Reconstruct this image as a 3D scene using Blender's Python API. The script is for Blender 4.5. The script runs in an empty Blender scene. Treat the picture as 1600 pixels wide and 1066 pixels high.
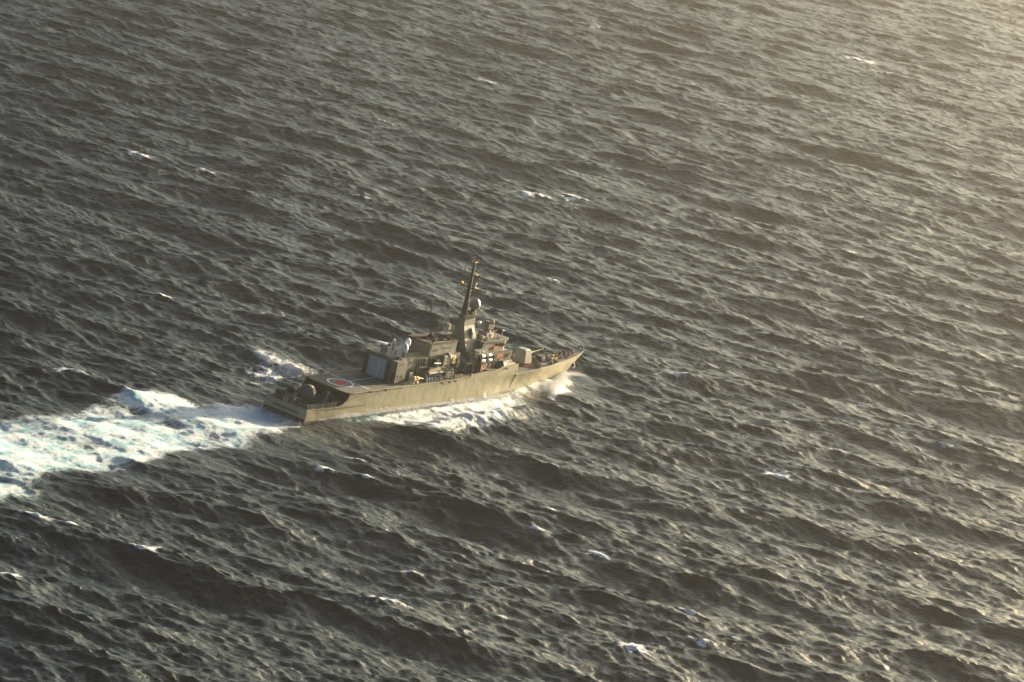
import bpy, bmesh, math, random
import numpy as np
from mathutils import Vector, Matrix, Euler
R = math.radians
random.seed(4)
scene = bpy.context.scene
col = scene.collection

# ------------------------------------------------------------------ camera, sky, sun, exposure
CAM = Vector((-521.096, -389.489, 166.130))
d = Vector((0.80307181, 0.54962203, -0.23019836)); rr = Vector((0.59157523, -0.78173666, 0.19729811)); uu = Vector((0.07151511, 0.2946242, 0.95293346))
d = (d + rr * (117.396 / 5535) + uu * (64.907 / 5535)).normalized()
rr = (rr - d * rr.dot(d)).normalized(); uu = rr.cross(d)
cam_data = bpy.data.cameras.new('camera'); cam = bpy.data.objects.new('camera', cam_data); col.objects.link(cam)
cam.matrix_world = Matrix(((rr.x, uu.x, -d.x, CAM.x), (rr.y, uu.y, -d.y, CAM.y), (rr.z, uu.z, -d.z, CAM.z), (0, 0, 0, 1)))
cam_data.sensor_width = 36; cam_data.lens = 36 * 5535 / 1600
cam_data.clip_start = 1; cam_data.clip_end = 30000
scene.camera = cam

SKY_RAMP = (0.75, 1.05, 0.12)
SUN_AZ, SUN_EL = -5.5, 11.0          # degrees, azimuth from +x towards +y
world = bpy.data.worlds.new('World'); scene.world = world; world.use_nodes = True
wn = world.node_tree; bg = wn.nodes['Background']
sky = wn.nodes.new('ShaderNodeTexSky'); sky.sky_type = 'NISHITA'; sky.sun_disc = False
sky.sun_elevation = R(SUN_EL); sky.sun_rotation = R(90 - SUN_AZ)
sky.dust_density = 1.4; sky.air_density = 1.0; sky.ozone_density = 2.0
# sky ramp added to grade the sea: golden near the sun, dark elsewhere
SUNV = (math.cos(R(SUN_EL)) * math.cos(R(SUN_AZ)), math.cos(R(SUN_EL)) * math.sin(R(SUN_AZ)), math.sin(R(SUN_EL)))
tcw = wn.nodes.new('ShaderNodeTexCoord'); dt = wn.nodes.new('ShaderNodeVectorMath'); dt.operation = 'DOT_PRODUCT'; dt.inputs[1].default_value = SUNV
wn.links.new(tcw.outputs['Generated'], dt.inputs[0])
cn_ = wn.nodes.new('ShaderNodeTexNoise'); cn_.inputs['Scale'].default_value = 3.0; cn_.inputs['Detail'].default_value = 4; wn.links.new(tcw.outputs['Generated'], cn_.inputs['Vector'])
ad = wn.nodes.new('ShaderNodeMath'); ad.operation = 'MULTIPLY_ADD'; wn.links.new(cn_.outputs[0], ad.inputs[0]); ad.inputs[1].default_value = 0.16; wn.links.new(dt.outputs['Value'], ad.inputs[2])
cr_ = wn.nodes.new('ShaderNodeValToRGB'); wn.links.new(ad.outputs[0], cr_.inputs[0])
e = cr_.color_ramp.elements; e[0].position = SKY_RAMP[0]; e[0].color = (SKY_RAMP[2] * 0.85, SKY_RAMP[2] * 1.03, SKY_RAMP[2] * 1.25, 1); e[1].position = SKY_RAMP[1]; e[1].color = (1.12, 0.98, 0.74, 1); cr_.color_ramp.interpolation = 'EASE'
mxs = wn.nodes.new('ShaderNodeVectorMath'); mxs.operation = 'MULTIPLY'; wn.links.new(sky.outputs[0], mxs.inputs[0]); wn.links.new(cr_.outputs[0], mxs.inputs[1])
wn.links.new(mxs.outputs[0], bg.inputs[0]); bg.inputs[1].default_value = 0.15
sl = bpy.data.lights.new('sun', 'SUN'); sl.energy = 5.0; sl.angle = R(0.6); sl.color = (1.0, 0.81, 0.55)
sun = bpy.data.objects.new('sun', sl); col.objects.link(sun)
sdir = Vector((math.cos(R(SUN_EL)) * math.cos(R(SUN_AZ)), math.cos(R(SUN_EL)) * math.sin(R(SUN_AZ)), math.sin(R(SUN_EL))))
sun.rotation_euler = sdir.to_track_quat('Z', 'Y').to_euler()
vs = scene.view_settings; vs.view_transform = 'Standard'; vs.look = 'None'; vs.gamma = 1; vs.exposure = 2.12
scene.cycles.volume_bounces = 0; scene.cycles.max_bounces = 6; scene.cycles.transparent_max_bounces = 8

# ------------------------------------------------------------------ sea: wave spectrum cascades
def smooth(a, b, x):
    t = np.clip((x - a) / (b - a), 0, 1); return t * t * (3 - 2 * t)

class Cascade:
    def __init__(s, L, N, lmin, lmax, seed, wind_az, hs, lp, spread=3.0, iso=False, power=-4.0, jac=True):
        rng = np.random.default_rng(seed); s.L, s.N = L, N
        k1 = 2 * np.pi * np.fft.fftfreq(N, L / N); kx, ky = np.meshgrid(k1, k1, indexing='ij')
        k = np.hypot(kx, ky); k[0, 0] = 1
        kp = 2 * np.pi / lp
        if iso: S = k ** (power * 1.0)
        else:
            k0 = 2 * np.pi / 7.0
            S = np.exp(-1.25 * (kp / k) ** 2) * np.where(k > k0, k0 ** power * (k / k0) ** -3.45, k ** power)
            c = (kx * math.cos(wind_az) + ky * math.sin(wind_az)) / k
            # broader spreading for the short waves
            p = np.clip(spread * (kp / k) ** 0.45, 1.1, None)
            S *= np.where(c > 0, np.abs(c) ** (2 * p), 0.06 * np.abs(c) ** (2 * p)) + 0.01
        lam = 2 * np.pi / k
        S *= smooth(lmin, lmin * 1.15, lam) * (1 - smooth(lmax * 0.87, lmax, lam)); S[0, 0] = 0
        s.S = S
        g = rng.standard_normal((N, N)) + 1j * rng.standard_normal((N, N))
        H = g * np.sqrt(S)
        h = np.fft.ifft2(H).real; s.sc = 1.0
        s.raw = h.std(); s.H = H; s.kx, s.ky, s.k = kx, ky, k
        s.dk = (2 * np.pi / L) ** 2
        s.jac = jac
    def finish(s, scale, chop):
        H = s.H * scale
        s.h = np.fft.ifft2(H).real.astype(np.float32)
        DX = 1j * s.kx / s.k * H * -1; DY = 1j * s.ky / s.k * H * -1
        s.dx = -chop * np.fft.ifft2(-1 * DX).real.astype(np.float32) * -1
        s.dy = -chop * np.fft.ifft2(-1 * DY).real.astype(np.float32) * -1
        if s.jac:
            s.jx = chop * np.fft.ifft2(-1 * 1j * s.kx * DX * -1).real.astype(np.float32)
            s.jy = chop * np.fft.ifft2(-1 * 1j * s.ky * DY * -1).real.astype(np.float32)
        del s.H, s.kx, s.ky, s.k
    def at(s, arr, x, y, rot=0.0):
        u = (x / s.L * s.N) % s.N; v = (y / s.L * s.N) % s.N
        i = np.floor(u).astype(np.int32); j = np.floor(v).astype(np.int32); fu = (u - i).astype(np.float32); fv = (v - j).astype(np.float32)
        i %= s.N; j %= s.N; i2 = (i + 1) % s.N; j2 = (j + 1) % s.N
        return (arr[i, j] * (1 - fu) * (1 - fv) + arr[i2, j] * fu * (1 - fv) + arr[i, j2] * (1 - fu) * fv + arr[i2, j2] * fu * fv)

VIEW_AZ = math.radians(34.4)
WIND = VIEW_AZ + math.radians(180 - 9)      # the seas run towards the camera, a little across
HS = 2.5
big = Cascade(811.0, 2048, 13.0, 140.0, 11, WIND, 1, 40.0, spread=4.0, power=-4.15)
mid = Cascade(233.0, 2048, 1.1, 13.0, 12, WIND, 1, 40.0, spread=4.0, power=-4.15)
# one continuous spectrum: the same density in k, so amplitude scales with the cell size dk (and ifft's N*N)
amp_big = math.sqrt(big.dk) * big.N ** 2; amp_mid = math.sqrt(mid.dk) * mid.N ** 2
tot = math.hypot(big.raw * amp_big, mid.raw * amp_mid)
K = HS / 4 / tot
big.finish(amp_big * K, 1.0); mid.finish(amp_mid * K * 1.0, 0.65)
turb = Cascade(61.0, 1024, 0.35, 9.0, 5, 0, 1, 10, iso=True, power=-2.9, jac=False); turb.finish(1.0 / turb.raw, 0.0)
soft = Cascade(157.0, 512, 4.0, 40.0, 6, 0, 1, 10, iso=True, power=-3.0, jac=False); soft.finish(1.0 / soft.raw, 0.0)

def poly_sd(P, x, y):
    """signed distance to a polygon, positive inside"""
    P = np.array(P, float); n = len(P); best = np.full(x.shape, 1e9); ins = np.zeros(x.shape, bool)
    for a in range(n):
        x0, y0 = P[a]; x1, y1 = P[(a + 1) % n]
        ex, ey = x1 - x0, y1 - y0
        t = np.clip(((x - x0) * ex + (y - y0) * ey) / (ex * ex + ey * ey), 0, 1)
        best = np.minimum(best, (x - x0 - t * ex) ** 2 + (y - y0 - t * ey) ** 2)
        cr = ((y0 > y) != (y1 > y)) & (x < (x1 - x0) * (y - y0) / (y1 - y0 + 1e-12) + x0)
        ins ^= cr
    dd = np.sqrt(best); return np.where(ins, dd, -dd)

HB = [(-6, 4.9), (0, 5.0), (30, 5.3), (50, 5.2), (60, 4.7), (68, 3.8), (75, 2.9), (80, 2.1), (86, 1.0), (91.5, 0.0)]   # waterline half breadth
def hull_hb(x): return np.interp(x, [a for a, b in HB], [b for a, b in HB])

WAKE = [(0.5, 4.8), (-2.7, 8.6), (-10.0, 10.6), (-11.4, 14.9), (-14.0, 17.5), (-17.9, 20.6), (-25.7, 20.9), (-36.1, 17.6), (-44.1, 14.7), (-54.0, 13.4), (-62.4, 14.9), (-82.9, 13.7), (-140, 11), (-150, -26), (-116.7, -22.4), (-100.3, -21.7), (-92.2, -19.9), (-77.7, -15.0), (-67.4, -14.6), (-54.3, -13.4), (-46.7, -12.7), (-34.9, -11.6), (-27.4, -13.0), (-15.0, -10.3), (-1.7, -5.6), (0.5, -4.8)]
WASH = [(1.2, -4.0), (15.1, -4.0), (33.7, -4.2), (46.5, -4.2), (60.7, -3.5), (69, -3.0), (66, -9.4), (62.0, -12.6), (55.3, -16.2), (46.2, -17.6), (38, -18.6), (33.1, -19.0), (27.3, -18.0), (22, -14), (15.6, -9.2), (8, -6.6), (3, -5.9)]
BOW = [(65.7, -4.6), (78.2, -0.4), (88.0, 1.2), (93.5, 2.5), (98, 1.6), (94.7, -0.2), (89.2, -4.6), (84, -8.6), (78, -10.5), (76, -9), (80.5, -6.2), (76, -5.6), (69.9, -6.3)]
PORTW = [(25.3, 29.8), (30.2, 31.6), (33.1, 31.2), (31.6, 26.7), (32.3, 22.2), (40.3, 19.3), (50.2, 15.8), (60, 9), (57, 7.5), (37.0, 15.6), (27.3, 17.1), (16.3, 15.7), (12.5, 17.4), (16.5, 22.9)]
CAPS = [(160.3, 162.2, 4, 1), (153.3, 175.1, 6, .5), (258, 129, 5, .8), (264.9, 126.5, 5, .9), (273.3, 124.9, 5, 1), (275.4, 122.1, 3, 1), (589.5, 330.2, 8, .8), (702.0, 277, 11, .9), (691.6, 265, 10, 1), (174.2, 59.2, 3, .8), (49.3, 69.0, 3.4, .9), (191.8, 130.3, 4, .7), (125.9, 0.7, 5, .7), (77.6, -64.7, 4.5, .9), (6.2, -59.1, 3.2, 1), (-18.6, -108.4, 3.2, 1), (-49.0, -116.4, 4.5, .8), (-50.2, -112.5, 4, .7), (-13.8, -79.2, 4, .9), (-19.4, -79.7, 4, .8), (-100.5, -51.4, 4, .9), (-27.2, -31.0, 2.8, 1), (-17.3, -31.3, 2.6, 1), (-55.3, -70.5, 3, .8), (-13.5, -70.6, 3, .8), (-24.4, 31.3, 4.5, .8), (111.4, -62.3, 3, .8), (140.2, -67.6, 3, .6), (-70.4, -79.5, 5, .6), (-65.4, -82.9, 5, .5), (-6.5, -25.1, 3.5, .8), (-96.2, -35.2, 2, .9), (-39.3, -113.2, 3, .8), (-122.8, -49.8, 2.4, .9), (-95, -27.5, 4, .8), (299.0, 201.1, 4, .6), (-58, -97, 2.5, .6), (70, 30, 3, .5), (320, 60, 5, .5), (24, -42, 2.4, .7), (410, 250, 5, .6), (250, 20, 4, .5)]

def sea_fields(x, y, want_foam=True):
    """wave displacement and foam at flat positions x, y"""
    shape = x.shape
    h = big.at(big.h, x, y) + mid.at(mid.h, x, y)
    dx = big.at(big.dx, x, y) + mid.at(mid.dx, x, y)
    dy = big.at(big.dy, x, y) + mid.at(mid.dy, x, y)
    # calm the seas against the hull so that they do not run through the decks
    ax = np.clip(x, 0, 91.5); out = np.maximum(np.abs(y) - hull_hb(ax), 0) + 0
    dist = np.hypot(np.maximum(out, 0), x - ax)
    near = smooth(0.0, 16.0, dist)
    k = (0.22 + 0.78 * near) * (1 - 0.60 * np.exp(-((y + 1) / 20.0) ** 4) * smooth(4, -14, x) * smooth(-170, -110, x))
    h = h * k; dx = dx * k; dy = dy * k
    foam = np.zeros(shape, np.float32); aer = np.zeros(shape, np.float32)
    loc = (x > -200) & (x < 140) & (y > -60) & (y < 60)
    xl, yl = x[loc], y[loc]
    s1 = soft.at(soft.h, xl, yl); s2 = turb.at(turb.h, xl, yl)
    wx = xl + 1.2 * s1; wy = yl + 1.0 * soft.at(soft.h, xl + 40, yl + 71)
    H = np.zeros_like(xl); F = np.zeros_like(xl); A = np.zeros_like(xl)
    sw = poly_sd(WAKE, wx, wy) ; fade = 1 - 0.22 * smooth(40, 150, -xl)
    core = smooth(-3.0, 4.5, sw)
    F = np.maximum(F, core * (0.62 + 0.085 * s1 + 0.045 * s2 + 0.14 * np.exp(-((xl + 3) / 9) ** 2) + 0.07 * np.exp(-((xl + 22) / 14) ** 2 - ((yl - 16) / 4) ** 2) + 0.14 * np.exp(-((xl + 10) / 12) ** 2 - ((yl + 6) / 3) ** 2)) * fade)
    A = np.maximum(A, smooth(0.5, 7, sw) * np.clip(0.75 + 0.3 * s1, 0, 1) * smooth(140, 70, -xl) ) if False else np.maximum(A, smooth(0.0, 6, sw) * np.clip(0.8 + 0.25 * s1, 0, 1))
    H += core * (0.04 * s2 + 0.14 * s1)
    # a breaking shoulder on the far edge of the wake and the hump behind the stern
    H += 0.8 * np.exp(-((xl + 24) / 13.0) ** 2 - ((yl - 17.0) / 3.6) ** 2)
    H += 0.8 * np.exp(-((xl + 22) / 8) ** 2 - ((yl + 3) / 6) ** 2) - 0.4 * np.exp(-((xl + 3) / 5) ** 2 - (yl / 6) ** 2)
    H += 0.9 * np.exp(-((xl + 14) / 9) ** 2 - ((yl + 7.5) / 2.4) ** 2)
    # side wash
    sb = poly_sd(WASH, wx, wy); c2 = smooth(-1.2, 3.0, sb)
    dens = 0.66 + 0.10 * s1 + 0.05 * s2 + 0.22 * np.exp(-((xl - 48) / 14) ** 2 - ((yl + 13) / 4) ** 2) - 0.15 * smooth(30, 5, xl)
    F = np.maximum(F, c2 * dens); H += c2 * (0.08 * s2 + 0.1)
    H += 1.35 * np.exp(-((yl + 14.5 - 0.05 * (xl - 45)) / 2.6) ** 2) * smooth(18, 34, xl) * smooth(68, 58, xl)
    A = np.maximum(A, 0.25 * c2)
    # water heaped along the side of the hull
    side = np.maximum(np.abs(yl) - hull_hb(np.clip(xl, 0, 91)), 0)
    run = smooth(-1, 6, xl) * (1 - smooth(93, 96, xl))
    H += run * (0.35 + 0.35 * smooth(40, 75, xl)) * np.exp(-(side / 2.2) ** 2)
    F = np.maximum(F, run * 0.62 * np.exp(-(side / 1.1) ** 2) * (yl < 0) * (1 + .2 * s2))
    # bow wave
    bw = poly_sd(BOW, wx, wy * 1.0); c3 = smooth(-1.6, 2.2, bw)
    F = np.maximum(F, c3 * (0.80 + 0.05 * s2)); H += c3 * (0.30 + 0.10 * s2)
    H += 0.9 * np.exp(-((xl - 86) / 5) ** 2 - ((yl + 3.0) / 1.6) ** 2)
    # breaking sea on the port quarter
    pw = poly_sd(PORTW, wx, wy); c4 = smooth(-1.0, 2.5, pw)
    crest = np.exp(-((xl - 30.0) / 2.0) ** 2) * smooth(16, 22, yl) * smooth(35, 30, yl)
    F = np.maximum(F, c4 * (0.46 + 0.10 * s1 + 0.04 * s2)); F = np.maximum(F, crest * 0.8)
    H += 1.5 * np.exp(-((xl - 31) / 3.5) ** 2) * smooth(12, 24, yl) * smooth(42, 30, yl) + c4 * 0.12 * s2
    foam[loc] = F; aer[loc] = A; h[loc] += H
    # small breaking crests in the open sea
    for (cx, cy, rad, st) in CAPS_AT:
        m = (np.abs(x - cx) < 3 * rad) & (np.abs(y - cy) < 3 * rad)
        if not m.any(): continue
        u = (x[m] - cx); v = (y[m] - cy)
        ca, sa = math.cos(WIND), math.sin(WIND)
        al = u * ca + v * sa; ac = -u * sa + v * ca
        al = al + 0.25 * rad * soft.at(soft.h, x[m] * 4, y[m] * 4)
        q = np.where(al > 0, (al / (rad * 0.30)) ** 2, (al / (rad * 0.8)) ** 2) + (ac / (rad * 0.8)) ** 2
        foam[m] = np.maximum(foam[m], (st * 0.42 + 0.50 + 0.09 * turb.at(turb.h, x[m], y[m])) * np.exp(-q))
        h[m] += 0.22 * st * np.exp(-q)
    J = (1 + k * (big.at(big.jx, x, y) + mid.at(mid.jx, x, y))) * (1 + k * (big.at(big.jy, x, y) + mid.at(mid.jy, x, y)))
    return h, dx, dy, foam, aer, J

# snap every whitecap to the wave crest nearest to it
CAPS_AT = []
for (cx, cy, rad, st) in CAPS:
    gx, gy = np.meshgrid(np.linspace(-7, 7, 29) + cx, np.linspace(-7, 7, 29) + cy, indexing='ij')
    hh = big.at(big.h, gx, gy) + mid.at(mid.h, gx, gy) * 1.0 - 0.012 * ((gx - cx) ** 2 + (gy - cy) ** 2)
    i = np.unravel_index(np.argmax(hh), hh.shape); CAPS_AT.append((gx[i], gy[i], rad, st))

def build_sea():
    NR, NA = SEA_RES
    r = 415.0 * (2050.0 / 415.0) ** (np.arange(NR) / (NR - 1)); a = np.radians(np.linspace(17.5, 49.5, NA))
    rg, ag = np.meshgrid(r, a, indexing='ij')
    x = (CAM.x + rg * np.cos(ag)).ravel(); y = (CAM.y + rg * np.sin(ag)).ravel()
    h, dx, dy, foam, aer, J = sea_fields(x, y)
    edge = np.minimum(smooth(0, 0.02, (ag - a[0]).ravel()) * smooth(0, 0.02, (a[-1] - ag).ravel()), smooth(2050, 1950, rg.ravel()))
    edge = edge * smooth(415, 430, rg.ravel())
    px = x + dx * edge; py = y + dy * edge
    # natural wave foam where the surface folds
    fold = smooth(0.44, 0.10, J); foam = np.maximum(foam, fold * 0.62)
    # keep the water under the keel plates low
    inside = (px > 0.6) & (px < 90) & (np.abs(py) < hull_hb(np.clip(px, 0, 91)) - 0.7)
    h = np.where(inside, -0.6, h)
    pz = h * edge
    V = np.stack([px, py, pz], 1).astype(np.float32)
    idx = np.arange(NR * NA).reshape(NR, NA)
    F = np.stack([idx[:-1, :-1], idx[1:, :-1], idx[1:, 1:], idx[:-1, 1:]], -1).reshape(-1, 4)
    # coarse rings carry the sheet out to the horizon
    a2 = np.radians(np.linspace(49.5, 377.5, 83)); ex = []; fr = []
    base = len(V)
    ring_r = [0.0, 120.0, 415.0, 2050.0, 6000.0, 15000.0]
    pts = []
    for q in ring_r:
        for t in a2: pts.append((CAM.x + q * math.cos(t), CAM.y + q * math.sin(t), 0.0))
    n2 = len(a2)
    for i in range(len(ring_r) - 1):
        for j in range(n2 - 1):
            fr.append((base + i * n2 + j, base + (i + 1) * n2 + j, base + (i + 1) * n2 + j + 1, base + i * n2 + j + 1))
    b2 = base + len(pts); a3 = np.radians(np.linspace(17.5, 49.5, 9)); n3 = 9; rr2 = [0.0, 415.0]; 
    for q in (0.0, 415.0, 2050.0, 6000.0, 15000.0):
        for t in a3: pts.append((CAM.x + q * math.cos(t), CAM.y + q * math.sin(t), 0.0))
    for i in (0, 2, 3):
        for j in range(n3 - 1):
            fr.append((b2 + i * n3 + j, b2 + (i + 1) * n3 + j, b2 + (i + 1) * n3 + j + 1, b2 + i * n3 + j + 1))
    V = np.concatenate([V, np.array(pts, np.float32)]); F = np.concatenate([F, np.array(fr)])
    foam = np.concatenate([foam, np.zeros(len(pts))]).astype(np.float32); aer = np.concatenate([aer, np.zeros(len(pts))]).astype(np.float32)
    me = bpy.data.meshes.new('sea_water'); me.vertices.add(len(V)); me.vertices.foreach_set('co', V.ravel())
    me.loops.add(F.size); me.loops.foreach_set('vertex_index', F.ravel().astype(np.int32))
    me.polygons.add(len(F)); me.polygons.foreach_set('loop_start', np.arange(0, F.size, 4, dtype=np.int32))
    me.polygons.foreach_set('use_smooth', np.ones(len(F), bool))
    me.update(calc_edges=True)
    for nm, arr in (('foam', foam), ('aeration', aer)):
        at = me.attributes.new(nm, 'FLOAT', 'POINT'); at.data.foreach_set('value', arr)
    o = bpy.data.objects.new('sea_water', me); col.objects.link(o); o['kind'] = 'structure'
    o['label'] = 'rough dark grey open sea with the ship and its white wake'
    me.materials.append(water_material())
    return o
SEA_RES = (1500, 1250)

# ------------------------------------------------------------------ materials
def node(nt, t, **kw):
    n = nt.nodes.new(t)
    for k, v in kw.items():
        if hasattr(n, k): setattr(n, k, v)
        else: n.inputs[k].default_value = v
    return n

def water_material():
    m = bpy.data.materials.new('sea_water'); m.use_nodes = True; nt = m.node_tree; nt.nodes.clear(); L = nt.links.new
    out = node(nt, 'ShaderNodeOutputMaterial')
    geo = node(nt, 'ShaderNodeNewGeometry')
    fo = node(nt, 'ShaderNodeAttribute', attribute_name='foam'); ae = node(nt, 'ShaderNodeAttribute', attribute_name='aeration')
    mp = node(nt, 'ShaderNodeMapping'); mp.vector_type = 'POINT'; mp.inputs['Rotation'].default_value = (0, 0, -WIND); mp.inputs['Scale'].default_value = (1, 1, 1)
    L(geo.outputs['Position'], mp.inputs[0])
    st = node(nt, 'ShaderNodeMapping'); st.inputs['Scale'].default_value = (1.0, 0.42, 1.0); L(mp.outputs[0], st.inputs[0])
    # ripples
    n1 = node(nt, 'ShaderNodeTexNoise', Scale=0.8, Detail=9.0, Roughness=0.6); L(st.outputs[0], n1.inputs['Vector'])
    n0 = node(nt, 'ShaderNodeTexNoise', Scale=2.9, Detail=6.0, Roughness=0.6); L(st.outputs[0], n0.inputs['Vector'])
    b0 = node(nt, 'ShaderNodeBump', Strength=1.0, Distance=0.24); L(n0.outputs[0], b0.inputs['Height'])
    b1 = node(nt, 'ShaderNodeBump', Strength=1.0, Distance=0.8); L(n1.outputs[0], b1.inputs['Height']); L(b0.outputs[0], b1.inputs['Normal'])
    gu = node(nt, 'ShaderNodeTexNoise', Scale=0.022, Detail=3.0); L(geo.outputs['Position'], gu.inputs['Vector'])
    gr = node(nt, 'ShaderNodeMapRange'); L(gu.outputs[0], gr.inputs[0]); gr.inputs[1].default_value = 0.35; gr.inputs[2].default_value = 0.65; gr.inputs[3].default_value = 0.75; gr.inputs[4].default_value = 1.0
    L(gr.outputs[0], b1.inputs['Strength']); L(gr.outputs[0], b0.inputs['Strength'])
    # foam mask
    warp = node(nt, 'ShaderNodeTexNoise', Scale=0.28, Detail=3.0); L(geo.outputs['Position'], warp.inputs['Vector'])
    wv = node(nt, 'ShaderNodeVectorMath', operation='MULTIPLY_ADD'); L(warp.outputs['Color'], wv.inputs[0]); wv.inputs[1].default_value = (4.0, 4.0, 0.0); L(geo.outputs['Position'], wv.inputs[2])
    fst = node(nt, 'ShaderNodeMapping'); fst.inputs['Scale'].default_value = (0.38, 1.0, 1.0); L(wv.outputs[0], fst.inputs[0])
    f1 = node(nt, 'ShaderNodeTexNoise', Scale=0.42, Detail=9.0, Roughness=0.68); L(fst.outputs[0], f1.inputs['Vector'])
    f2 = node(nt, 'ShaderNodeTexNoise', Scale=1.3, Detail=6.0, Roughness=0.6); L(fst.outputs[0], f2.inputs['Vector'])
    rid = node(nt, 'ShaderNodeMath', operation='SUBTRACT'); L(f2.outputs[0], rid.inputs[0]); rid.inputs[1].default_value = 0.5
    ab = node(nt, 'ShaderNodeMath', operation='ABSOLUTE'); L(rid.outputs[0], ab.inputs[0])
    lace = node(nt, 'ShaderNodeMapRange', interpolation_type='SMOOTHSTEP'); L(ab.outputs[0], lace.inputs[0]); lace.inputs[1].default_value = 0.0; lace.inputs[2].default_value = 0.16; lace.inputs[3].default_value = 1.0; lace.inputs[4].default_value = 0.0
    comb = node(nt, 'ShaderNodeMath', operation='MULTIPLY_ADD'); L(lace.outputs[0], comb.inputs[0]); comb.inputs[1].default_value = 0.20
    f3 = node(nt, 'ShaderNodeTexNoise', Scale=2.2, Detail=6.0, Roughness=0.7); L(fst.outputs[0], f3.inputs['Vector'])
    fm = node(nt, 'ShaderNodeMix', data_type='FLOAT'); fm.inputs['Factor'].default_value = 0.42; L(f1.outputs[0], fm.inputs['A']); L(f3.outputs[0], fm.inputs['B']); L(fm.outputs[0], comb.inputs[2])
    # comb ~ 0.3..0.9 ; threshold falls with density
    th = node(nt, 'ShaderNodeMath', operation='MULTIPLY_ADD'); L(fo.outputs['Fac'], th.inputs[0]); th.inputs[1].default_value = 1.0; th.inputs[2].default_value = -1.02
    sm = node(nt, 'ShaderNodeMath', operation='ADD'); L(comb.outputs[0], sm.inputs[0]); L(th.outputs[0], sm.inputs[1])
    mask = node(nt, 'ShaderNodeMapRange', interpolation_type='SMOOTHSTEP'); L(sm.outputs[0], mask.inputs[0]); mask.inputs[1].default_value = -0.12; mask.inputs[2].default_value = 0.36
    gate = node(nt, 'ShaderNodeMapRange'); L(fo.outputs['Fac'], gate.inputs[0]); gate.inputs[1].default_value = 0.03; gate.inputs[2].default_value = 0.2
    mk = node(nt, 'ShaderNodeMath', operation='MULTIPLY'); L(mask.outputs[0], mk.inputs[0]); L(gate.outputs[0], mk.inputs[1])
    # water colour
    cw = node(nt, 'ShaderNodeMix', data_type='RGBA'); cw.inputs['A'].default_value = (0.005, 0.016, 0.020, 1); cw.inputs['B'].default_value = (0.18, 0.46, 0.54, 1)
    am = node(nt, 'ShaderNodeMath', operation='MULTIPLY'); L(ae.outputs['Fac'], am.inputs[0])
    ar = node(nt, 'ShaderNodeMapRange', interpolation_type='SMOOTHSTEP'); L(f1.outputs[0], ar.inputs[0]); ar.inputs[1].default_value = 0.15; ar.inputs[2].default_value = 0.42; ar.inputs[3].default_value = 0.55; L(ar.outputs[0], am.inputs[1])
    L(am.outputs[0], cw.inputs['Factor'])
    pb = node(nt, 'ShaderNodeBsdfPrincipled'); pb.inputs['Roughness'].default_value = 0.38; pb.inputs['IOR'].default_value = 1.333
    L(cw.outputs['Result'], pb.inputs['Base Color']); L(b1.outputs[0], pb.inputs['Normal'])
    fb = node(nt, 'ShaderNodeBump', Strength=1.0, Distance=0.2); L(comb.outputs[0], fb.inputs['Height'])
    fd = node(nt, 'ShaderNodeBsdfPrincipled'); fd.inputs['Base Color'].default_value = (0.86, 0.88, 0.88, 1); fd.inputs['Roughness'].default_value = 0.7
    up = node(nt, 'ShaderNodeMix', data_type='VECTOR'); up.inputs['Factor'].default_value = 0.5; L(fb.outputs[0], up.inputs[4]); up.inputs[5].default_value = (0.0, 0.0, 1.0)
    nz = node(nt, 'ShaderNodeVectorMath', operation='NORMALIZE'); L(up.outputs[1], nz.inputs[0]); L(nz.outputs[0], fd.inputs['Normal'])
    fc = node(nt, 'ShaderNodeMix', data_type='RGBA'); fc.inputs['A'].default_value = (0.70, 0.73, 0.75, 1); fc.inputs['B'].default_value = (0.30, 0.54, 0.63, 1)
    cr = node(nt, 'ShaderNodeMapRange', interpolation_type='SMOOTHSTEP'); L(f1.outputs[0], cr.inputs[0]); cr.inputs[1].default_value = 0.60; cr.inputs[2].default_value = 0.40; cr.inputs[3].default_value = 0.0; cr.inputs[4].default_value = 1.0
    ca = node(nt, 'ShaderNodeMath', operation='MULTIPLY'); L(cr.outputs[0], ca.inputs[0]); L(ae.outputs['Fac'], ca.inputs[1]); L(ca.outputs[0], fc.inputs['Factor']); L(fc.outputs['Result'], fd.inputs['Base Color'])
    mx = node(nt, 'ShaderNodeMixShader'); L(mk.outputs[0], mx.inputs[0]); L(pb.outputs[0], mx.inputs[1]); L(fd.outputs[0], mx.inputs[2])
    L(mx.outputs[0], out.inputs[0])
    return m

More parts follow.
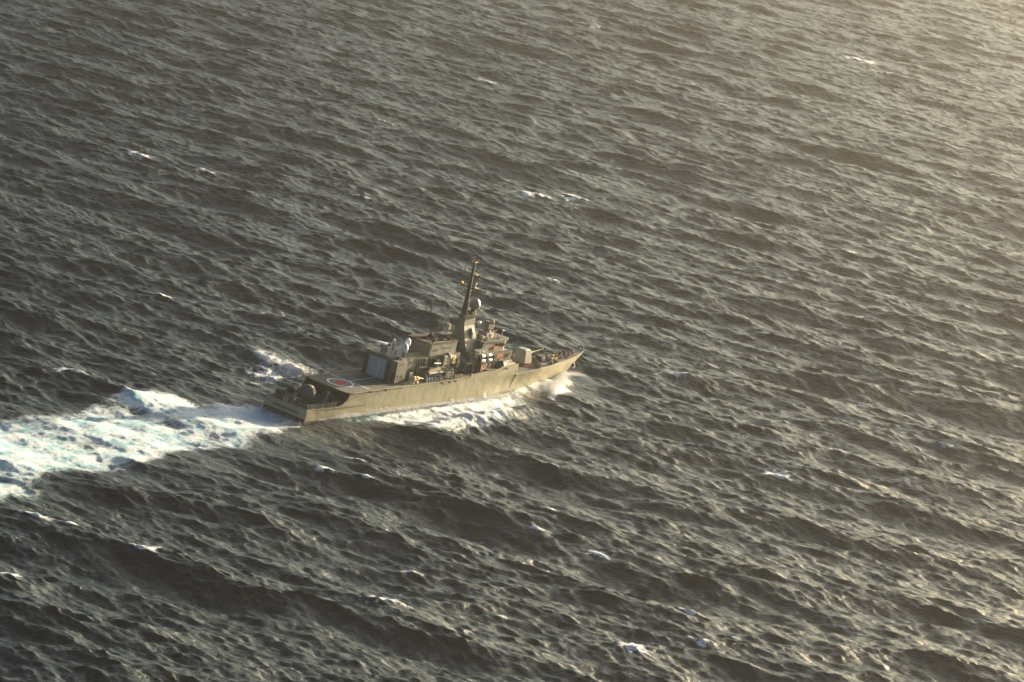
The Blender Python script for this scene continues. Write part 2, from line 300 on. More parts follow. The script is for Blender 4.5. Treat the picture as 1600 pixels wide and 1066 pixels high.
def paint(name, c, rough=0.5, var=0.18, scale=0.8, bump=0.0, metal=0.0, streak=0.0, spec=0.4):
    m = bpy.data.materials.new(name); m.use_nodes = True; nt = m.node_tree; L = nt.links.new
    p = nt.nodes['Principled BSDF']; p.inputs['Roughness'].default_value = rough; p.inputs['Metallic'].default_value = metal
    p.inputs['Specular IOR Level'].default_value = spec
    tc = node(nt, 'ShaderNodeTexCoord')
    n = node(nt, 'ShaderNodeTexNoise', Scale=scale, Detail=6.0, Roughness=0.6); L(tc.outputs['Object'], n.inputs['Vector'])
    mr = node(nt, 'ShaderNodeMapRange'); L(n.outputs[0], mr.inputs[0]); mr.inputs[1].default_value = 0.3; mr.inputs[2].default_value = 0.7; mr.inputs[3].default_value = 1 - var; mr.inputs[4].default_value = 1 + var
    mul = node(nt, 'ShaderNodeVectorMath', operation='SCALE'); mul.inputs[0].default_value = c[:3]; L(mr.outputs[0], mul.inputs['Scale'])
    last = mul.outputs[0]
    if streak:
        mp = node(nt, 'ShaderNodeMapping'); mp.inputs['Scale'].default_value = (1.4, 1.4, 0.14); L(tc.outputs['Object'], mp.inputs[0])
        s = node(nt, 'ShaderNodeTexNoise', Scale=1.0, Detail=5.0, Roughness=0.7); L(mp.outputs[0], s.inputs['Vector'])
        sr = node(nt, 'ShaderNodeMapRange', interpolation_type='SMOOTHSTEP'); L(s.outputs[0], sr.inputs[0]); sr.inputs[1].default_value = 0.58; sr.inputs[2].default_value = 0.78; sr.inputs[4].default_value = streak
        mixn = node(nt, 'ShaderNodeMix', data_type='RGBA'); L(sr.outputs[0], mixn.inputs['Factor']); L(last, mixn.inputs['A']); mixn.inputs['B'].default_value = (0.16, 0.07, 0.03, 1)
        last = mixn.outputs['Result']
    L(last, p.inputs['Base Color'])
    if bump:
        wvn = node(nt, 'ShaderNodeTexNoise', Scale=0.55, Detail=2.0); L(tc.outputs['Object'], wvn.inputs['Vector'])
        b = node(nt, 'ShaderNodeBump', Strength=1.0, Distance=bump); L(wvn.outputs[0], b.inputs['Height']); L(b.outputs[0], p.inputs['Normal'])
    return m
M = dict(
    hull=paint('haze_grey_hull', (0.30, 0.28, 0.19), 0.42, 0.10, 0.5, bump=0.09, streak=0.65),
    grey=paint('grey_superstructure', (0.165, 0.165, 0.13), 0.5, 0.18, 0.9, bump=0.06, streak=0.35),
    deck=paint('dark_deck_paint', (0.10, 0.098, 0.09), 0.75, 0.28, 0.6, spec=0.25),
    door=paint('pale_grey_door', (0.46, 0.47, 0.45), 0.5, 0.06, 0.8),
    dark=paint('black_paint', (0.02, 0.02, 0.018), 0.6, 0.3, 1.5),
    soot=paint('sooty_brown', (0.045, 0.036, 0.025), 0.8, 0.4, 1.5),
    mast=paint('dark_mast_paint', (0.018, 0.016, 0.010), 0.6, 0.3, 1.5),
    white=paint('white_gelcoat', (0.80, 0.80, 0.78), 0.35, 0.04, 1.0),
    mark=paint('white_marking', (0.75, 0.75, 0.73), 0.7, 0.06, 1.2),
    red=paint('red_marking', (0.55, 0.035, 0.01), 0.85, 0.15, 1.2),
    tan=paint('tan_marking', (0.34, 0.22, 0.14), 0.7, 0.1, 1.2),
    rust=paint('rusty_steel', (0.22, 0.09, 0.035), 0.8, 0.4, 1.3),
    orange=paint('orange_paint', (0.50, 0.17, 0.07), 0.5, 0.1, 1.0),
    yellow=paint('yellow_paint', (0.75, 0.48, 0.06), 0.5, 0.1, 1.0),
    canvas=paint('cream_canvas', (0.62, 0.50, 0.27), 0.9, 0.2, 2.0, bump=0.1),
    blue=paint('blue_plastic', (0.05, 0.14, 0.30), 0.5, 0.2, 2.0),
    boat=paint('olive_boat_cover', (0.20, 0.18, 0.10), 0.8, 0.3, 1.2),
    glass=paint('dark_window_glass', (0.01, 0.012, 0.014), 0.08, 0.1, 1.0),
    steel=paint('bare_rail_steel', (0.26, 0.25, 0.21), 0.5, 0.2, 1.5),
    canister=paint('dark_canister_grey', (0.11, 0.115, 0.11), 0.5, 0.2, 1.0),
)

# ------------------------------------------------------------------ mesh helper
class MB:
    def __init__(s): s.bm = bmesh.new()
    def poly(s, pts): return s.bm.faces.new([s.bm.verts.new(p) for p in pts])
    def prism(s, base, top):
        b = [s.bm.verts.new(p) for p in base]; t = [s.bm.verts.new(p) for p in top]; n = len(b)
        s.bm.faces.new(b[::-1]); s.bm.faces.new(t)
        for i in range(n): s.bm.faces.new((b[i], b[(i + 1) % n], t[(i + 1) % n], t[i]))
        return s
    def box(s, x0, x1, y0, y1, z0, z1, tx=0.0, ty=0.0, bevel=0.0):
        """box whose top may be drawn in by tx / ty"""
        s.prism([(x0, y0, z0), (x1, y0, z0), (x1, y1, z0), (x0, y1, z0)], [(x0 + tx, y0 + ty, z1), (x1 - tx, y0 + ty, z1), (x1 - tx, y1 - ty, z1), (x0 + tx, y1 - ty, z1)]); return s
    def slab(s, outline, z0, z1):
        s.prism([(x, y, z0) for x, y in outline], [(x, y, z1) for x, y in outline]); return s
    def bar(s, a, b, r0, r1=None, n=6):
        r1 = r0 if r1 is None else r1; a = Vector(a); b = Vector(b); w = (b - a).normalized()
        u = w.orthogonal().normalized(); v = w.cross(u)
        A = [s.bm.verts.new(a + (u * math.cos(t) + v * math.sin(t)) * r0) for t in [2 * math.pi * i / n for i in range(n)]]
        B = [s.bm.verts.new(b + (u * math.cos(t) + v * math.sin(t)) * r1) for t in [2 * math.pi * i / n for i in range(n)]]
        s.bm.faces.new(A[::-1]); s.bm.faces.new(B)
        for i in range(n): s.bm.faces.new((A[i], A[(i + 1) % n], B[(i + 1) % n], B[i]))
        return s
    def lathe(s, c, prof, n=20, axis=(0, 0, 1), sx=1.0, sy=1.0):
        """prof: (radius, height) pairs along axis"""
        c = Vector(c); w = Vector(axis).normalized(); u = Vector((1, 0, 0)) if abs(w.x) < 0.9 else Vector((0, 1, 0)); u = (u - w * u.dot(w)).normalized(); v = w.cross(u); rings = []
        for r, h in prof:
            if r < 1e-5: rings.append([s.bm.verts.new(c + w * h)])
            else: rings.append([s.bm.verts.new(c + w * h + u * math.cos(2 * math.pi * i / n) * r * sx + v * math.sin(2 * math.pi * i / n) * r * sy) for i in range(n)])
        for p, q in zip(rings, rings[1:]):
            for i in range(n):
                if len(p) == 1: s.bm.faces.new((p[0], q[(i + 1) % n], q[i])) if len(q) > 1 else None
                elif len(q) == 1: s.bm.faces.new((p[i], p[(i + 1) % n], q[0]))
                else: s.bm.faces.new((p[i], p[(i + 1) % n], q[(i + 1) % n], q[i]))
        for rg in (rings[0], rings[-1]):
            if len(rg) > 1: s.bm.faces.new(rg)
        return s
    def ball(s, c, r, sx=1, sy=1, sz=1, n=16):
        k = n // 2; s.lathe(c, [(r * math.sin(math.pi * i / k), -r * sz * math.cos(math.pi * i / k)) for i in range(k + 1)], n, sx=sx, sy=sy); return s
    def build(s, name, mat, parent=None, smooth_=False, bevel=0.0, label=None):
        bmesh.ops.recalc_face_normals(s.bm, faces=s.bm.faces)
        me = bpy.data.meshes.new(name); s.bm.to_mesh(me); s.bm.free(); me.materials.append(M[mat] if isinstance(mat, str) else mat)
        o = bpy.data.objects.new(name, me); col.objects.link(o)
        if parent: o.parent = parent
        if smooth_:
            for p in me.polygons: p.use_smooth = True
        if bevel:
            b = o.modifiers.new('bevel', 'BEVEL'); b.width = bevel; b.segments = 2; b.limit_method = 'ANGLE'
        if label: o['label'] = label
        if name in SPLIT: split_pieces(o)
        return o
SPLIT = {'vent_opening', 'wall_fitting', 'cable_trunk', 'funnel_fitting', 'launcher_cradle', 'bulwark_cap', 'gunwale_strip', 'mast_fitting', 'bridge_beacon', 'deck_hatch', 'small_aerial', 'gun_barrel', 'name_lettering', 'anchor_chain', 'boat_cradle', 'side_gallery', 'deck_lamp', 'door_frame', 'windlass_cap', 'windlass', 'navigation_radar', 'optical_sight', 'halyard'}
def split_pieces(o, gap=0.06):
    """every free-standing piece of a small fitting becomes a part of its own"""
    me = o.data; n = len(me.vertices); par = list(range(n))
    def find(a):
        while par[a] != a: par[a] = par[par[a]]; a = par[a]
        return a
    for e in me.edges:
        a, b = find(e.vertices[0]), find(e.vertices[1]); par[a] = b
    isl = {}
    for v in me.vertices: isl.setdefault(find(v.index), []).append(v.index)
    boxes = [[[min(me.vertices[i].co[k] for i in I) - gap for k in range(3)], [max(me.vertices[i].co[k] for i in I) + gap for k in range(3)], set(I)] for I in isl.values()]
    if o.name.startswith('name_lettering'): boxes = [[[b[0][0] - .3, b[0][1] - .2, -9], [b[1][0] + .02, b[1][1] + .2, 9], b[2]] for b in boxes]
    ch = True
    while ch:
        ch = False
        for i in range(len(boxes)):
            for j in range(i + 1, len(boxes)):
                A, B = boxes[i], boxes[j]
                if all(A[0][k] <= B[1][k] and B[0][k] <= A[1][k] for k in range(3)):
                    boxes[i] = [[min(A[0][k], B[0][k]) for k in range(3)], [max(A[1][k], B[1][k]) for k in range(3)], A[2] | B[2]]; boxes.pop(j); ch = True; break
            if ch: break
    if len(boxes) < 2: return
    name = o.name.split('.')[0]; pts = [v.co.copy() for v in me.vertices]; polys = [list(p.vertices) for p in me.polygons]; mat = me.materials[0]; first = True
    for b in boxes:
        idx = sorted(b[2]); mp = {q: i for i, q in enumerate(idx)}
        m2 = bpy.data.meshes.new(name); m2.from_pydata([pts[i] for i in idx], [], [[mp[i] for i in p] for p in polys if p[0] in mp]); m2.materials.append(mat)
        if first: o.data = m2; first = False
        else:
            c = bpy.data.objects.new(name, m2); col.objects.link(c); c.parent = o.parent; c.matrix_local = o.matrix_local.copy()
def copy_part(o, parent, loc=(0, 0, 0), rz=None):
    c = o.copy(); col.objects.link(c); c.parent = parent; c.location = loc
    if rz is not None: c.rotation_euler.z = rz
    for ch in o.children:
        g = ch.copy(); col.objects.link(g); g.parent = c
    return c

# ------------------------------------------------------------------ the ship
ship = bpy.data.objects.new('warship', None); col.objects.link(ship); ship.empty_display_size = 4
ship['label'] = 'grey warship with a red helipad spot steaming through the rough sea'; ship['category'] = 'warship'

def sheer_z(x):
    if x < 8.2: return 2.68
    if x < 12.0:
        t = (x - 8.2) / 3.8; return 2.68 + 2.57 * (1 - math.sqrt(max(0, 1 - t * t)))
    return float(np.interp(x, [12, 30, 45, 50.6, 51.0, 60, 67.9], [5.25, 5.42, 5.5, 5.5, 6.1, 6.55, 7.05]))
def fore_z(x): return float(np.interp(x, [67.9, 75, 83, 91, 99.2], [4.95, 5.1, 5.3, 5.55, 6.0]))
def deck_hb(x): return float(np.interp(x, [0, 6, 12, 30, 50, 60, 68, 75, 80, 85, 90, 94, 97, 98.6, 99.3], [5.25, 5.45, 5.6, 5.7, 5.7, 5.6, 5.2, 4.65, 4.05, 3.3, 2.35, 1.5, 0.75, 0.3, 0.04]))
def top_z(x): return sheer_z(x) if x <= 67.9 else fore_z(x)
def keel_x(t): return t
def section(x, ztop, side, nlev=9):
    """points of one frame from below the water up to ztop"""
    pts = []; hd = deck_hb(x)
    for i in range(nlev + 1):
        z = -2.4 + (ztop + 2.4) * i / nlev
        # half breadth at height z: waterline breadth below, flaring to the deck
        full = fore_z(x) if x > 67.9 else max(5.25, 0)
        t = min(max(z / full, 0), 1.0)
        hw = float(hull_hb(min(x, 91.5))) if x < 91.5 else 0.0
        if x > 91.5:  # overhanging bow: frame starts above the water at the stem
            zs = (x - 91.5) / (99.3 - 91.5) * fore_z(99.3); t = max(0, (z - zs) / max(fore_z(x) - zs, 0.05)); w = hd * min(t, 1) ** 0.9
        else:
            w = hw + (hd - hw) * t ** (1.0 if x < 60 else 1.35)
            if z < 0: w = hw * (1 - 0.25 * (-z / 2.4) ** 2)
        pts.append((x, side * max(w, 0.02), z))
    return pts
xs = [0, 2, 4, 6, 8.2, 9, 9.8, 10.5, 11.1, 11.5, 11.8, 12.0, 14, 18, 24, 30, 36, 42, 48, 50.7, 51.0, 54, 57, 60, 64, 67.9]
xf = [67.91, 70, 73, 76, 79, 82, 85, 88, 90, 91.5, 93, 94.5, 96, 97.3, 98.4, 99.3]
hb_ = MB()
for side in (-1, 1):
    for lst in (xs, xf):
        prev = None
        for x in lst:
            zt = top_z(x) if lst is xs else fore_z(x)
            sec = section(x, zt, side)
            if x > 91.5:
                zs = (x - 91.5) / (99.3 - 91.5) * fore_z(99.3)
                sec = [(p[0], p[1], max(p[2], zs - 0.02)) for p in sec]
            vsn = [hb_.bm.verts.new(p) for p in sec]
            if prev:
                for a in range(len(vsn) - 1): hb_.bm.faces.new((prev[a], vsn[a], vsn[a + 1], prev[a + 1]))
            prev = vsn
bmesh.ops.remove_doubles(hb_.bm, verts=hb_.bm.verts, dist=0.003)
# transom
T1 = section(0, 2.68, -1); T2 = section(0, 2.68, 1)
hb_.poly([(-0.02, p[1], p[2]) for p in T1] + [(-0.02, p[1], p[2]) for p in reversed(T2)])
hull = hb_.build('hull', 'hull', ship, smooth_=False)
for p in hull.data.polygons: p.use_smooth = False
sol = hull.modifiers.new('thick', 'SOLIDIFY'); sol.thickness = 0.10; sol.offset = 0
# boot topping: a dark strip a few millimetres proud of the plating round the stern
bt = MB()
bt.poly([(-0.12, -5.0, 0.85), (-0.12, 5.0, 0.85), (-0.12, 4.9, -1.5), (-0.12, -4.9, -1.5)])
for side in (-1, 1):
    pr = None
    for x in xs + xf[:9]:
        q = [(x, side * (float(hull_hb(min(x, 91.4))) + 0.085 + (0.09 if z > 0.2 else 0) + (0.10 if z > 0.5 else 0)), z) for z in (-1.5, 0.42 + 0.45 * min(1, max(0, (x - 35) / 30)))]
        vv = [bt.bm.verts.new(p) for p in q]
        if pr: bt.bm.faces.new((pr[0], vv[0], vv[1], pr[1]))
        pr = vv
bt.build('boot_topping', 'dark', hull)
# ship's name on the transom
cu = bpy.data.curves.new('name_lettering', 'FONT'); cu.body = 'ALMIRANTE PADILLA'; cu.size = 0.62; cu.align_x = 'CENTER'; cu.extrude = 0.01; cu.offset = 0.03; cu.space_character = 1.1
tmp = bpy.data.objects.new('tmp', cu); col.objects.link(tmp)
me = bpy.data.meshes.new_from_object(tmp.evaluated_get(bpy.context.evaluated_depsgraph_get())); col.objects.unlink(tmp); bpy.data.objects.remove(tmp)
me.name = 'name_lettering'; me.materials.clear(); me.materials.append(M['dark'])
nl = bpy.data.objects.new('name_lettering', me); col.objects.link(nl); nl.parent = hull
nl.matrix_local = Matrix(((0, 0, -1, -0.10), (-1, 0, 0, -0.1), (0, 1, 0, 1.45), (0, 0, 0, 1)))
nl.name = 'name_lettering'; split_pieces(nl, 0.10)
# anchor in the stem, fairlead fittings on the sheer
a = MB(); a.ball((95.6, -0.55, 3.6), 0.42, 1.2, 0.8, 1); a.bar((95.2, -0.9, 3.9), (95.9, -0.7, 2.7), .13); a.bar((95.1, -0.9, 2.9), (96.6, -0.5, 3.1), .12)
a.build('anchor', 'dark', hull)
w_ = MB(); w_.box(-0.02, 12, -5.28, -5.20, 2.62, 2.80); 

def outline(xa, xb, inset=0.12, hbf=deck_hb, step=2.0):
    n = max(2, int((xb - xa) / step)); X = [xa + (xb - xa) * i / n for i in range(n + 1)]
    return [(x, -max(hbf(x) - inset, 0.01)) for x in X] + [(x, max(hbf(x) - inset, 0.01)) for x in reversed(X)]
def sheet(name, mat, X, zf, inset, parent=ship, thick=0.12, hbf=deck_hb):
    m = MB(); prev = None
    for x in X:
        w = max(hbf(x) - inset, 0.01); z = zf(x)
        q = [m.bm.verts.new(p) for p in ((x, -w, z), (x, w, z), (x, w, z - thick), (x, -w, z - thick))]
        if prev:
            for i in range(4): m.bm.faces.new((prev[i], prev[(i + 1) % 4], q[(i + 1) % 4], q[i]))
        else: m.bm.faces.new(q)
        prev = q
    m.bm.faces.new(prev); return m.build(name, mat, parent)
quarter = sheet('quarterdeck', 'deck', [0.05, 3, 6, 9, 12, 15, 18], lambda x: 2.55, 0.10)
well_shade = MB()  # black side sheets added to paint in the shade under the flight deck
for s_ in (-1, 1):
    well_shade = MB(); pr = None
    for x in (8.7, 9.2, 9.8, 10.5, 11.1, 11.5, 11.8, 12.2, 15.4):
        y = s_ * (deck_hb(x) - 0.22); vv = [well_shade.bm.verts.new((x, y, 2.56)), well_shade.bm.verts.new((x, y, min(sheer_z(x) - 0.06, 5.0)))]
        if pr: well_shade.bm.faces.new((pr[0], vv[0], vv[1], pr[1]))
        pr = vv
    well_shade.build('well_shade_sheet', 'dark', ship)
bulk = MB(); bulk.box(15.2, 15.4, -5.4, 5.4, 2.6, 5.0); bulk.build('well_bulkhead', 'dark', ship)  # bulkhead set well aft, its black colour stands for the recess's shade
# flight deck with rounded after corners
fd = MB()
pts = [(11.5, -4.6), (11.75, -5.2), (12.4, -5.62)] + [(x, -deck_hb(x) - 0.06) for x in (16, 20, 24, 28.5)] + [(x, deck_hb(x) + 0.06) for x in (28.5, 24, 20, 16)] + [(12.9, 5.5), (12.1, 4.9), (11.6, 4.2)]
fd.slab(pts, 5.02, 5.27); flight = fd.build('flight_deck', 'deck', ship)
sheet('main_deck', 'deck', [28.52, 34, 40, 46, 51, 56, 61, 66, 67.8], lambda x: 5.24 + 0.004 * (x - 28), 0.08)
sheet('foredeck', 'deck', [67.85, 71, 75, 79, 83, 87, 90, 93, 96, 98, 99.1], lambda x: fore_z(x) - 0.10, 0.06)
# helideck markings
def ring(name, c, r0, r1, z, mat, parent, n=56):
    m = MB(); 
    for i in range(n):
        t0, t1 = 2 * math.pi * i / n, 2 * math.pi * (i + 1) / n
        P = [(c[0] + math.cos(t) * r_, c[1] + math.sin(t) * r_, z) for t, r_ in ((t0, r0), (t1, r0), (t1, r1), (t0, r1))]
        if r0 < 1e-4: P = P[1:]
        m.poly(P)
    bmesh.ops.remove_doubles(m.bm, verts=m.bm.verts, dist=1e-4)
    return m.build(name, mat, parent)
CC = (16.3, 0.35)
ring('landing_circle', CC, 2.25, 2.78, 5.278, 'mark', flight)
ring('landing_spot', CC, 0.0, 1.28, 5.278, 'red', flight); ring('landing_spot_border', CC, 1.28, 1.6, 5.278, 'tan', flight)
m = MB(); m.poly([(19.0, -4.75, 5.278), (19.28, -4.75, 5.278), (19.5, 5.1, 5.278), (19.22, 5.1, 5.278)]); m.build('deck_line', 'mark', flight)
m = MB(); m.poly([(19.3, 0.45, 5.278), (28.55, 1.0, 5.278), (28.55, 1.28, 5.278), (19.3, 0.73, 5.278)]); m.build('deck_line', 'mark', flight)

# ---- railings
def rail(pts, h=1.0, name='guard_rail', step=1.9, mat='steel', wires=3, r=0.028, parent=ship):
    m = MB(); P = [Vector(p) for p in pts]
    for a, b in zip(P, P[1:]):
        n = max(1, round((b - a).length / step))
        for i in range(n + 1):
            q = a.lerp(b, i / n); m.bar(q, q + Vector((0, 0, h)), r * 1.25, n=4)
        for k in range(wires): 
            z = h * (k + 1) / wires; m.bar(a + Vector((0, 0, z)), b + Vector((0, 0, z)), r * 0.8, n=4)
    return m.build(name, mat, parent)
rail([(x, -deck_hb(x) + 0.25, 2.55) for x in (0.3, 3, 6, 8.6)], 1.0)
rail([(x, deck_hb(x) - 0.25, 2.55) for x in (0.3, 3, 6, 8.6)], 1.0)
rail([(0.2, -5.0, 2.55), (0.2, 5.0, 2.55)], 1.0)
rail([(x, -deck_hb(x) + 0.1, 5.26) for x in (13, 20, 28)], 0.45, wires=2)
rail([(x, deck_hb(x) - 0.0, 5.26) for x in (13, 20, 28, 40)], 0.95)
rail([(x, -deck_hb(x) + 0.15, 5.3) for x in (29, 32.6)], 1.0); rail([(x, -deck_hb(x) + 0.15, 5.4) for x in (36.5, 43.4)], 1.0); rail([(x, -deck_hb(x) + 0.15, 5.4) for x in (45.8, 50.5)], 1.0)
rail([(x, deck_hb(x) - 0.2, fore_z(x) - .1) for x in (69, 75, 80, 85, 90, 94, 98)], 0.85, r=0.024)
rail([(x, -deck_hb(x) + 0.12, fore_z(x) - .1) for x in (85, 90, 94, 98)], 0.7, r=0.018, wires=2)
# flight-deck net arms folded out over the ship's side
arm = MB(); arm.bar((0, 0.25, 0), (0, -0.55, -0.28), 0.10, n=4); arm.bar((0.0, -0.1, 0.1), (0.5, -0.45, -0.2), 0.07, n=4)
arm0 = arm.build('net_arm', 'dark', ship); arm0.location = (17.7, -deck_hb(17.7), 5.25)
for x, z in ((22.6, 5.3), (40.8, 5.4), (43.4, 5.4), (45.4, 5.45), (63.0, 6.7)): copy_part(arm0, ship, (x, -deck_hb(x), z))

# ---- quarterdeck gear: gun, bollards, reels, the frames at the after edge
gm = MB(); prof = [(1.55, 0.0), (1.85, 0.5), (1.92, 1.1), (1.8, 1.7), (1.45, 2.25), (0.95, 2.6), (0.4, 2.75), (0, 2.78)]
gm.lathe((6.3, 0.2, 2.9), prof, 28, sx=0.88, sy=0.85); aft_gun = gm.build('rounded_gun_turret', paint('dull_turret_grey', (0.10, 0.105, 0.10), .55, .2, .8), ship, smooth_=True)
g = MB(); g.box(4.2, 5.6, 0.55, 1.0, 3.2, 5.15, tx=0.35); g.build('gun_slot', 'dark', aft_gun)
g = MB(); g.bar((5.0, 0.8, 4.9), (2.8, 1.2, 5.5), 0.09, 0.06); g.bar((5.0, 0.6, 4.9), (2.8, 1.0, 5.5), 0.09, 0.06); g.build('gun_barrel', 'steel', aft_gun)
g = MB(); g.lathe((6.3, 0.2, 2.55), [(2.0, 0), (2.0, 0.36)], 28); g.build('turret_base', 'dark', aft_gun)
bo = MB(); bo.lathe((0, 0, 0), [(0.2, 0), (0.2, 0.55), (0.27, 0.6), (0.27, 0.72)], 10); bo.lathe((0.75, 0, 0), [(0.2, 0), (0.2, 0.55), (0.27, 0.6), (0.27, 0.72)], 10); bo.box(-0.35, 1.1, -0.25, 0.25, 0, 0.06)
bo0 = bo.build('bollard', 'dark', ship); bo0.location = (1.2, -4.2, 2.55)
for x, y, z in ((1.2, 3.9, 2.55), (4.2, 4.5, 2.55), (9.0, -4.6, 2.55), (2.2, 0.9, 2.55), (82.2, -3.35, fore_z(82) - .1), (84.9, -2.75, fore_z(85) - .1), (84.5, 2.6, fore_z(84) - .1), (91, -1.3, fore_z(91) - .1)): copy_part(bo0, ship, (x, y, z))
re = MB(); re.lathe((0, -0.45, 0.75), [(0.62, 0), (0.62, 0.08), (0.35, 0.1), (0.35, 0.8), (0.62, 0.82), (0.62, 0.9)], 14, axis=(0, 1, 0)); re.box(-0.5, 0.5, -0.55, -0.47, 0, 0.8, tx=0.35); re.box(-0.5, 0.5, 0.47, 0.55, 0, 0.8, tx=0.35)
re0 = re.build('mooring_reel', 'dark', ship); re0.location = (1.3, -0.6, 2.55)
for x, y in ((1.1, -2.0), (1.5, -3.1), (2.8, 4.2), (6.5, 4.3), (0.9, 2.4), (10.2, -3.2), (12.4, 2.0)): copy_part(re0, ship, (x, y, 2.55), rz=random.uniform(-.4, .4))
# davit frame and stowed gangway by the rounded cutout
g = MB(); g.bar((7.2, -3.0, 2.6), (9.8, -2.0, 4.9), .09); g.bar((11.4, -4.1, 3.0), (9.0, -2.5, 4.7), .08); g.bar((7.2, -3.5, 2.6), (9.8, -2.5, 4.9), .07); g.bar((9, -2.6, 2.6), (9, -2.6, 4.8), .07); g.build('davit_frame', 'steel', ship)
g = MB()
for z in (2.75, 3.15, 3.5): g.bar((7.6, -4.7, z), (12.0, -4.8, z), .05, n=4)
for x in (7.6, 8.7, 9.8, 10.9, 12.0): g.bar((x, -4.75, 2.6), (x, -4.75, 3.55), .05, n=4)
g.box(9.6, 11.6, -4.6, -3.8, 3.3, 3.5); g.build('gangway_stowage', 'rust', ship)
for x, y, zz in ((13.2, -4.3, 3.8), (14.0, -4.4, 3.75)):
    g = MB(); g.ball((x, y, zz), 0.22, n=8); g.build('lamp_globe', 'steel', ship)

# ---- hangar
hg = MB()
hg.box(28.7, 31.0, -1.35, 4.75, 5.27, 10.1, ty=0.08); hg.box(31.0, 50.4, -2.6, 4.6, 5.3, 9.95, ty=0.05)
hangar = hg.build('hangar', 'grey', ship)
g = MB(); g.box(28.58, 28.72, -0.75, 3.55, 5.30, 9.25); door = g.build('hangar_door', 'door', hangar)
g = MB(); g.box(28.56, 28.578, 0.88, 1.06, 5.4, 8.6); g.build('door_line', 'mark', door)
g = MB(); g.box(28.35, 28.70, -0.98, -0.76, 5.3, 9.55); g.box(28.35, 28.70, 3.56, 3.8, 5.3, 9.55); g.box(28.35, 28.70, -0.98, 3.8, 9.27, 9.7); g.box(28.1, 28.5, -1.3, 4.6, 9.95, 10.12); g.build('door_frame', 'grey', hangar)
g = MB(); g.box(28.3, 28.7, 3.9, 4.5, 5.3, 9.3); g.box(28.45, 28.7, -1.3, -1.05, 5.3, 9.0); g.build('cable_trunk', 'dark', hangar)
g = MB(); g.box(28.5, 31.7, -3.5, -1.9, 5.3, 9.65, tx=0.0, ty=0.05); lock = g.build('deck_locker_tower', 'grey', ship)
g = MB()
for x in (29.1, 29.75, 30.35): g.box(x, x + 0.28, -3.47, -3.40, 8.75, 9.3)
for x in (29.1, 30.3): g.box(x, x + 0.35, -3.52, -3.42, 6.2, 7.0)
g.box(28.42, 28.52, -3.0, -2.3, 5.4, 7.3); g.build('vent_opening', 'dark', lock)
rail([(28.8, -1.2, 10.1), (28.8, 4.6, 10.1)], 0.9); rail([(28.7, -3.4, 9.65), (31.6, -3.4, 9.65)], 0.9); rail([(31.8, -2.5, 9.95), (38.6, -2.5, 9.95)], 0.95)
rail([(29, 4.6, 10.05), (39, 4.5, 9.95)], 0.95)
# wall fittings on the long house
g = MB()
for x in (36.6, 37.4, 38.3, 40.2, 41.0): g.box(x, x + 0.25, -2.76, -2.55, 7.6, 9.5)
g.box(35.9, 36.1, -2.7, -2.6, 5.4, 9.9); g.box(32.2, 33.1, -2.68, -2.58, 5.5, 7.5); g.box(34.0, 35.2, -2.68, -2.58, 5.5, 7.8); g.box(39.6, 41.2, -2.68, -2.58, 5.5, 7.4); g.build('wall_fitting', 'dark', hangar)
g = MB(); g.box(39.2, 44.6, -3.7, -2.62, 7.55, 7.75); g.box(36.4, 39.0, -3.5, -2.62, 7.9, 8.0); g.build('side_gallery', 'canister', hangar)
for i in range(9):
    pass
# machinery and lockers between funnel and boat
for (x0, x1, y0, y1, z0, z1, mt) in ((43.6, 44.9, -3.6, -2.6, 8.0, 9.9, 'grey'), (45.4, 46.3, -3.3, -2.6, 7.7, 10.3, 'steel'), (46.8, 47.9, -3.5, -2.6, 8.1, 9.7, 'canvas'), (41.6, 43.0, -3.3, -2.6, 7.8, 9.2, 'grey'), (48.2, 49.4, -3.6, -2.6, 7.2, 9.0, 'canister'), (44.4, 47.2, -4.2, -3.3, 5.4, 6.6, 'soot'), (33.0, 34.2, -3.5, -2.65, 5.3, 7.2, 'canister')):
    g = MB(); g.box(x0, x1, y0, y1, z0, z1, tx=0.08, ty=0.05); g.build('equipment_locker', mt, ship, bevel=0.06)
g = MB(); g.ball((46.0, -3.3, 9.5), 0.42, n=10); g.build('signal_lamp', 'white', ship)

# ---- funnel
g = MB(); g.box(39.2, 48.2, -2.75, 2.9, 9.96, 12.35, ty=0.05); funnel = g.build('funnel', 'grey', ship)
g = MB(); g.box(39.05, 48.4, -2.85, -2.5, 12.35, 12.6); g.box(39.05, 48.4, 2.65, 3.0, 12.35, 12.6); g.box(39.05, 39.4, -2.49, 2.64, 12.35, 12.6); g.box(48.05, 48.4, -2.49, 2.64, 12.35, 12.6); g.build('funnel_rim', 'soot', funnel)
g = MB(); g.box(39.41, 48.04, -2.49, 2.64, 12.2, 12.42); g.build('funnel_top', 'rust', funnel, label='sooty brown funnel top with dark exhaust holes').data.materials[0] = paint('scorched_top', (0.09, 0.06, 0.03), 0.85, 0.4, 1.2)
for x, y, r_ in ((41.6, 0.9, .48), (43.3, -0.2, .48), (44.4, 1.3, .55), (44.9, -1.2, .55), (46.6, 0.2, .55), (46.9, -1.5, .35), (42.0, -1.4, .35)):
    g = MB(); g.lathe((x, y, 12.42), [(r_, 0), (r_, 0.38), (r_ * 0.82, 0.38), (r_ * 0.8, 0.05), (0, 0.05)], 14); g.build('exhaust_pipe', 'dark', funnel)
g = MB(); g.bar((39.15, -2.8, 12.3), (39.15, -2.8, 10.1), .07, n=4); g.box(41.5, 42.4, -2.86, -2.72, 11.0, 11.3); g.box(44, 47, -2.85, -2.72, 11.4, 11.5); g.box(39.02, 39.2, -0.3, 0.5, 11.1, 11.4); g.build('funnel_fitting', 'canister', funnel)

